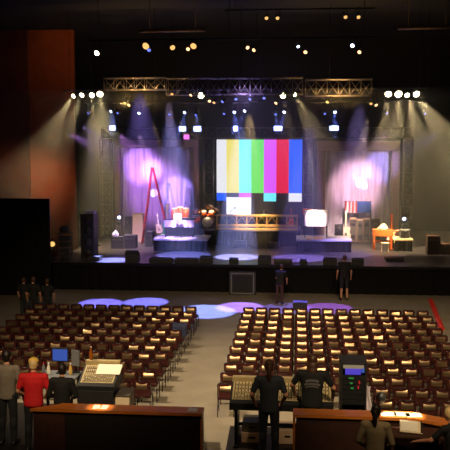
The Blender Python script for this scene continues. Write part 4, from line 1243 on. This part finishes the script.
# outboard rack
Y = 14.8
xa, xb = at(340.5, 380, Y).x, at(367, 380, Y).x; zt = at(354, 363, Y).z; w = xb - xa
zt -= FZ
root = thing('equipment_rack', ((xa + xb) / 2, Y, FZ), 'black rack with violet display beside the mixing console', 'rack')
m = MB()
for sx_ in (-1, 1): m.box((sx_ * (w / 2 - .02), .3, zt / 2), (.04, .6, zt), 'case_black', b=.006)
m.box((0, .3, zt - .02), (w - .08, .6, .04), 'case_black', b=.006); m.box((0, .3, .03), (w - .08, .6, .06), 'case_black', b=.006); m.box((0, .58, zt / 2), (w - .08, .03, zt - .1), 'case_black')
m.build('cabinet', root)
def zz(py): return at(354, py, Y).z - FZ
def unit(nm, pa, pb, t0, t1, mt, dep=.05):
    x0, x1 = at(pa, 370, Y).x - root.location.x, at(pb, 370, Y).x - root.location.x
    MB().box(((x0 + x1) / 2, .0 + dep, (zz(t0) + zz(t1)) / 2), (x1 - x0, .06, abs(zz(t0) - zz(t1))), mt, b=.003).build(nm, root)
unit('lit_panel', 343.5, 364, 364, 369, 'display_cream'); unit('display', 345.5, 361, 369.6, 375, 'display_violet'); unit('side_display', 361.5, 364.5, 368.5, 373, 'display_blue')
for t in range(6): unit('rack_unit', 343, 365, 376 + 5 * t, 380.4 + 5 * t, 'black_plastic', .06)
for (pa, pb, t) in ((349, 354, 378), (350, 353, 383), (351, 354, 388)): unit('green_indicator', pa, pb, t, t + 1.1, 'led_green', .022)
for (pa, t) in ((359, 381), (358, 386)): unit('red_indicator', pa, pa + 1.2, t, t + 3, 'led_red', .022)
# white cloth hanging at the rack side
p = at(368.5, 395, 14.9)
def f(u, v): return (-.04 + .1 * u + .02 * math.sin(v * 6), .03 * math.sin(u * 6), .55 + .55 * v)
o = MB().grid(f, 8, 10, 'white_cloth').build('towel', None, (p.x + .0, 15.05, FZ)); tag(o, 'white towel hanging at the side of the black rack', 'towel')

# wall side mixing position: table, monitor, board, lighting desk
xa, xb = at(40, 372, 15.9).x, at(78, 372, 15.9).x; w = xb - xa
tz = .9
root = thing('table', ((xa + xb) / 2, 15.55, FZ), 'dark work table under the blue monitor', 'table')
MB().box((0, .35, tz - .02), (w, .7, .04), 'grey_board', b=.008).build('tabletop', root)
for sx_ in (-1, 1):
    for y in (.05, .65): MB().box((sx_ * (w / 2 - .06), y, (tz - .04) / 2), (.05, .05, tz - .04), 'black_metal').build('leg', root)
tz = .9 + FZ
p = at(60, 355, 16.0)
root = thing('monitor', (p.x, 16.0, tz), 'blue glowing monitor on the dark work table', 'monitor')
zc = p.z - tz
MB().box((0, .03, zc), (.36, .05, .3), 'black_plastic', b=.01).build('casing', root)
MB().box((0, .0, zc), (.31, .012, .24), 'display_blue').build('screen', root)
MB().box((0, .06, zc / 2), (.05, .03, zc), 'black_plastic').box((0, .06, .01), (.2, .16, .02), 'black_plastic', b=.005).build('stand', root)
p = at(75.5, 358, 16.1)
root = thing('easel_board', (p.x, 16.1, tz), 'grey upright board beside the blue monitor', 'board')
X = Matrix.Translation((0, 0, p.z - tz)) @ Matrix.Rotation(-.35, 4, 'Z')
MB().box((0, 0, 0), (.2, .02, .34), 'grey_board', X=X, b=.004).build('board', root)
MB().box((0, .02, (p.z - tz) / 2), (.03, .02, p.z - tz), 'black_metal').box((0, .02, .01), (.16, .14, .02), 'black_metal').build('stand', root)
for i, (px, mt) in enumerate(((43.5, 'led_red'), (48.5, 'paper'), (70.5, 'cap_yellow'))):
    p = at(px, 362, 15.95)
    root = thing('bottle', (p.x, 15.95, tz), ['small drink bottle with a red cap on the work table', 'white bottle standing on the work table', 'yellowish bottle on the work table beside the grey board'][i], 'bottle', 'bottles on the work table')
    MB().lathe([(.03, 0), (.034, .02), (.034, .14), (.015, .2), (.015, .22)], 'grey_board' if i == 0 else mt, 14).build('body', root)
    MB().lathe([(.018, .215), (.018, .245)], 'red_paint' if i == 0 else 'white_cloth', 14).build('bottle_cap', root)
# lighting desk
xa, xb = at(79.5, 384, 15.5).x, at(116, 384, 15.5).x
yl = gz(98, 385, FZ + .9).y; yk = gz(98, 359, FZ + 1.22).y
console(xa, xb, yk, yl, 1.12, .9, 'lighting desk with pale papers on it beside the dark work table', 'lighting_desk', 14)
# its black modesty front
w = xb - xa
o = MB().box((0, 0, .4), (w * .98, .03, .76), 'case_black', b=.006).build('front_panel', None); o.parent = [c for c in bpy.data.objects if c.name.startswith('lighting_desk')][0]; o.location = (0, .0, 0)
tl = math.atan2(.22, yk - yl - .25)
X = Matrix.Translation((xa + .55, yl + .12 + (yk - yl - .25) * .7, FZ + .9 + .22 * .7 + .034)) @ Matrix.Rotation(tl, 4, 'X')
o = MB().box((0, 0, 0), (.5, .32, .006), 'paper').build('paper_sheet', None); o.matrix_world = X; tag(o, 'large white paper sheet lying on the lighting desk', 'paper')
p = at(85, 370, 16.9)
root = thing('bottle', (xa + .12, yk - .06, FZ + 1.22), 'brown bottle standing on the lighting desk', 'bottle')
MB().lathe([(.034, 0), (.036, .02), (.036, .15), (.014, .22), (.014, .27)], 'amber_glass', 16).build('body', root)
MB().lathe([(.017, .262), (.017, .28)], 'white_cloth', 12).build('bottle_cap', root)
# small side boxes by the last wall side row
p = at(123, 400, yl + .5)
root = thing('storage_case', (p.x + .02, yl + .2, FZ), 'beige box on the platform beside the lighting desk', 'case')
MB().box((0, .25, .3), (.36, .5, .6), 'cream', b=.02).build('body', root); MB().box((0, .25, .62), (.38, .52, .04), 'console_dark', b=.01).build('lid', root)

# ------------------------------------------------------------------ wooden counters
def counter(pts, label, dp=.26, hz=1.1, name='wooden_counter', ends=(True, True), front='counter_front'):
    """pts: front edge polyline (x, y) from the wall side; depth goes away from the camera"""
    root = thing(name, (pts[0][0], pts[0][1], 0), label, 'counter')
    o = Vector((pts[0][0], pts[0][1]))
    P = [Vector(p) - o for p in pts]
    back = [p + Vector((0, dp)) for p in P]
    return root, P, back
# wall side counter
cz = 1.1
fy = gz(130, 411.5, FZ + cz).y
xl, xc_, xr = at(30, 411, fy).x, at(64, 411, fy).x, at(202, 411, fy).x
root = thing('wooden_counter', (xl, fy, FZ), 'dark counter with orange wood top in front of the red shirted person', 'counter')
def L2(x): return x - xl
MB().prism([(L2(xl), .0), (L2(xr), .0), (L2(xr), .34), (L2(xl) + .5, .34)], cz - .05, cz, 'wood_cap', 'z').build('top', root)
MB().prism([(L2(xc_), .05), (L2(xr) - .04, .05), (L2(xr) - .04, .28), (L2(xc_), .28)], 0, cz - .05, 'counter_front', 'z').build('front_panel', root)
MB().prism([(L2(xl) + .04, .05), (L2(xc_) - .005, .05), (L2(xc_) - .005, .28), (L2(xl) + .4, .28)], 0, cz - .05, 'counter_brown', 'z').build('side_panel', root)
MB().box((L2(xr) - .02, .165, (cz - .05) / 2), (.035, .25, cz - .05), 'wood_cap', b=.006).build('end_post', root)
# right side counter
fy2 = gz(340, 416, FZ + cz).y
xl, xm, xr = at(293, 411, fy2).x, at(415, 411, fy2).x, at(465, 420, fy2 - .4).x
root = thing('wooden_counter', (xl, fy2, FZ), 'dark counter with orange wood top in front of the black printed shirt', 'counter')
MB().prism([(0, 0), (xm - xl, 0), (xr - xl, -.42), (xr - xl, -.08), (xm - xl, .34), (0, .34)], cz - .05, cz, 'wood_cap', 'z').build('top', root)
MB().prism([(.05, .05), (xm - xl, .05), (xr - xl, -.37), (xr - xl, -.13), (xm - xl, .28), (.05, .28)], 0, cz - .05, 'counter_brown', 'z').build('front_panel', root)
MB().box((.02, .165, (cz - .05) / 2), (.04, .25, cz - .05), 'wood_cap', b=.006).build('end_post', root)
# lit papers on the right side counter
for i, (pa, dy, rz) in enumerate(((388.5, .16, .06), (402, .17, -.05), (413.5, .15, .1))):
    p = at(pa, 408, fy2 + dy)
    o = MB().box((0, 0, .004), (.27, .2, .008), 'paper', b=.002).build('paper_sheet', None, (p.x, fy2 + dy, FZ + cz)); o.rotation_euler = (0, 0, rz)
    tag(o, 'brightly lit white paper sheet on the wooden counter, %s from the ponytailed person in tan' % ORD[i], 'paper', 'lit papers on the counter')
# white sheets standing in for a glossy light spot on the wall side counter
for i, px in enumerate((96.5, 104.5)):
    p = at(px, 407, fy + .17)
    o = MB().box((0, 0, .004), (.12, .2, .008), 'paper', b=.002).build('paper_sheet', None, (p.x, fy + .17, FZ + cz)); o.rotation_euler = (0, 0, .1 - .15 * i)
    tag(o, ['small lit paper on the wall side counter, nearer the red shirt', 'small lit paper on the wall side counter, nearer the aisle'][i], 'paper', 'lit papers on the wall side counter')
# small cards at the aisle end
p = at(193, 409, fy + .15); o = MB().box((0, 0, .01), (.16, .2, .02), 'flag_white', b=.003).build('booklet', None, (p.x, fy + .15, FZ + cz)); tag(o, 'small pale booklet at the aisle end of the wooden counter', 'booklet')
p = at(381, 399, fy2 + .26)
root = thing('desk_lamp', (p.x - .12, fy2 + .26, FZ + cz), 'dark headed gooseneck lamp beside the brightly lit papers', 'lamp')
zl = p.z - FZ - cz
MB().lathe([(.06, 0), (.06, .015), (.02, .025)], 'black_metal', 16).build('base', root)
MB().tube([(0, 0, .02), (-.01, 0, zl * .6), (.02, 0, zl + .06), (.09, -.01, zl + .06)], .011, 'black_metal', 8).build('gooseneck', root)
MB().ell((.12, -.01, zl + .02), (.085, .085, .1), 'black_plastic').build('lamp_head', root)
# desk with binder on the right side, in front of the counter
bz = 1.0; by_ = fy2 - .36
p = at(411, 427, by_)
root = thing('side_desk', (p.x, fy2 - .62, FZ), 'dark side desk under the open binder at the counter', 'desk')
MB().box((.06, .24, bz - .02), (.84, .44, .04), 'counter_brown', b=.008).build('tabletop', root)
for sx_ in (-.32, .44):
    for y in (.06, .42): MB().box((sx_, y, (bz - .04) / 2), (.05, .05, bz - .04), 'counter_brown').build('leg', root)
root = thing('binder', (p.x, by_, FZ + bz), 'open white binder of papers lying on the side desk', 'binder')
X = Matrix.Rotation(math.radians(18), 4, 'X') @ Matrix.Rotation(-.12, 4, 'Z')
X = Matrix.Translation((0, 0, .075)) @ X
MB().box((0, 0, 0), (.36, .3, .02), 'cream', X=X, b=.004).build('cover', root)
MB().box((-.03, 0, .017), (.27, .27, .014), 'paper', X=X, b=.003).build('pages', root)
MB().box((.165, 0, .012), (.025, .29, .03), 'black_plastic', X=X).build('clip', root)
MB().box((0, .12, -.05), (.3, .03, .07), 'black_plastic').build('rest', root)

# ------------------------------------------------------------------ haze over the stage
hz = bpy.data.materials.new('haze'); hz.use_nodes = True
nt = hz.node_tree; nt.nodes.remove(nt.nodes['Principled BSDF'])
vs = nt.nodes.new('ShaderNodeVolumeScatter'); vs.inputs['Color'].default_value = (.95, .93, .9, 1); vs.inputs['Density'].default_value = .019; vs.inputs['Anisotropy'].default_value = .35
nt.links.new(vs.outputs['Volume'], nt.nodes['Material Output'].inputs['Volume'])
M['haze'] = hz
o = MB().box((-1.25, 40.25, 5.15), (36.2, 8.5, 7.7), 'haze').build('stage_haze'); tag(o, 'thin theatrical haze hanging over the stage', 'haze', kind='stuff')

# ------------------------------------------------------------------ lighting of the place
# drapes
def drape_spot(px, py, col, e, deg, sx_=0, Y=35.6, z=8.2):
    q = at(px, py, BK + .5)
    spot((q.x + sx_, Y, z), q, e, col, deg, .8, .05)
drape_spot(140, 166, (.55, .26, 1), 15000, 15, -1.5, z=7.0); drape_spot(151, 170, (.8, .5, 1), 11000, 9, 1.2, z=7.0); drape_spot(176, 192, (.36, .25, 1), 20000, 12, -3.0, z=7.4); drape_spot(156, 190, (.6, .25, .9), 8000, 24, 0, z=7)
drape_spot(361, 172, (1, .76, .88), 6500, 9, 0, z=7); drape_spot(358, 184, (1, .56, .72), 9000, 20, .5, z=7); drape_spot(382, 166, (.42, .36, 1), 9000, 13, 1.5, z=7); drape_spot(350, 200, (1, .62, .56), 4000, 22, 0, z=7)
# stage floor pools
def floor_spot(px, py, z, col, e, deg, src=(0, 39, 9.3), blend=.25, Y=None):
    q = at(px, py, Y) if Y else gz(px, py, z); spot((q.x + src[0], src[1], src[2]), q, e, col, deg, blend, .04)
SRC = 35.3
floor_spot(237, 257, SZ, (.36, .4, 1), 150000, 15, (.3, SRC, 9.5)); floor_spot(112, 260, SZ, (.3, .36, 1), 130000, 11.5, (.5, SRC, 9.5)); floor_spot(183, 255, SZ, (.24, .3, 1), 60000, 18, (-.5, SRC, 9.5)); floor_spot(300, 258, SZ, (.32, .24, 1), 50000, 18, (.5, SRC, 9.5))
floor_spot(345, 254, SZ, (.5, .36, 1), 20000, 22, (.5, SRC, 9.5), .8); floor_spot(150, 246, SZ, (.34, .24, 1), 14000, 30, (.5, SRC, 9.5), .8)
floor_spot(180, 237, 0, (.75, .52, 1), 26000, 12, (0, SRC, 9.5), .6, LR + .6); floor_spot(179, 223, 0, (.85, .66, 1), 20000, 7, (-.5, SRC, 7), .6, TY); floor_spot(316, 219, 0, (1, .84, .8), 20000, 10, (-.5, SRC, 7), .4, KY); floor_spot(387, 230, 0, (1, .66, .42), 13000, 10, (.5, SRC, 8), .8, OY + .2)
floor_spot(346, 218, 0, (1, .72, .6), 12000, 14, (.5, SRC, 8), .8, 43)
floor_spot(255, 222, 0, (1, .68, .34), 22000, 18, (0, SRC, 8.4), .8, CR + .3); floor_spot(208, 212, 0, (1, .66, .4), 15000, 7, (-.6, SRC, 8), .7, DY); floor_spot(181, 210, 0, (1, .66, .4), 9000, 8, (-.6, SRC, 8), .7, TY + 1.4)
# violet pools on the hall floor
for (px, py, e, deg, col, dx) in ((101, 303, 26000, 11, (.15, .14, 1), -1), (146, 302, 26000, 11.5, (.15, .16, 1), .6), (206, 311, 32000, 13.5, (.18, .26, 1), -.8), (240, 307, 30000, 11.5, (.28, .16, 1), .8), (288, 308, 9000, 12, (.2, .15, 1), 0), (328, 308, 9000, 12, (.34, .1, 1), .5)):
    q = gz(px, py, 0); spot((q.x + dx, 35.3, 9.3), q, e, col, deg, .3, .03)
# wash on the rust wall and the tower fronts
p = at(50, 172, 45.5); spot((p.x + .1, 42.8, p.z), (p.x - .3, 45.5, p.z - .5), 170, (1, .6, .28), 92, 1, .3, 'wall_lamp')  # unseen warm spot added to brighten the rust wall
p = at(18, 165, 45.3); spot((p.x, 42.8, p.z), (p.x, 45.3, p.z - .5), 70, (1, .55, .28), 92, 1, .3, 'wall_lamp')  # another added spot, for the maroon wall
p = at(92, 211, SF + 1.5); q = at(89.5, 113.5, MHY - .3); spot(q, p, 5000, BLUE, 5, .5, .04)
for px in (106, 209, 308, 407):
    p = at(px, 180, BK); spot((p.x + .4, 35.8, 7.5), p, 1500, (1, .72, .5) if px != 308 else (.7, .5, .8), 13, .9, .1)
p = at(255, 133, BK); spot((p.x, 35.8, 8.8), p, 1700, (.5, .36, 1), 62, .9, .1)
# unseen spots added to tint the upper truss gold and violet
for px in (122, 148): 
    p = at(px, 88, UY - .9); spot((p.x, UY - .9, UZ0 - .6), (p.x, UY, uz), 420, (1, .62, .2), 120, .8)
for px in (325, 340, 355):
    p = at(px, 88, UY - .9); spot((p.x, UY - .9, UZ0 - .6), (p.x, UY, uz), 300, (1, .62, .2), 120, .8)
for px in (185, 212, 240, 268): 
    p = at(px, 88, UY - .9); spot((p.x, UY - .9, UZ0 - .5), (p.x, UY, uz), 32, (.36, .3, 1), 130, .8)
# house lights over the seats
spot((-9.5, 17, 12.6), (-2.2, 20.0, 0), 8500, (1, .80, .52), 55, .8, .25, 'house_lamp')
spot((2.5, 4, 12.6), (2.9, 21.5, 0), 7000, (1, .76, .46), 40, .8, .2, 'house_lamp')
spot((-3, 3, 12.6), (-4.8, 24.5, 0), 9000, (1, .74, .44), 38, .8, .2, 'house_lamp')
spot((3.5, 17, 12.6), (3.5, 23, 0), 5000, (1, .74, .42), 80, .9, .25, 'house_lamp')
# light pools and fill on the counters
q = at(402, 408, fy2 + .16); spot((q.x + .2, fy2 - .3, 6.2), (q.x, fy2 + .16, FZ + cz), 3000, (1, .82, .5), 11, .5, .05, 'counter_lamp')
q = at(100, 407, fy + .17); spot((q.x - .2, fy - .3, 6.2), (q.x, fy + .17, FZ + cz), 1500, (1, .8, .5), 7, .6, .05, 'counter_lamp')
spot((-2.6, 9, 8), (-3.0, 13.3, 1.6), 230, (1, .66, .36), 42, .9, .1, 'counter_lamp')  # unseen warm fill added for the dim left counter
spot((2.5, 10.5, 7), (2.2, 13.3, 1.5), 170, (1, .66, .34), 40, .8, .1, 'counter_lamp')

w = bpy.data.worlds.new('world'); SC.world = w; w.use_nodes = True
w.node_tree.nodes['Background'].inputs['Color'].default_value = (.012, .009, .007, 1)
w.node_tree.nodes['Background'].inputs['Strength'].default_value = .0
vsn = SC.view_settings
SC.display_settings.display_device = 'sRGB'
vsn.view_transform = 'Standard'; vsn.look = 'None'; vsn.exposure = 0; vsn.gamma = 1; vsn.use_curve_mapping = False
SC.cycles.use_denoising = True
SC.cycles.max_bounces = 6; SC.cycles.diffuse_bounces = 3; SC.cycles.glossy_bounces = 3; SC.cycles.volume_bounces = 0
SC.cycles.sample_clamp_indirect = 4
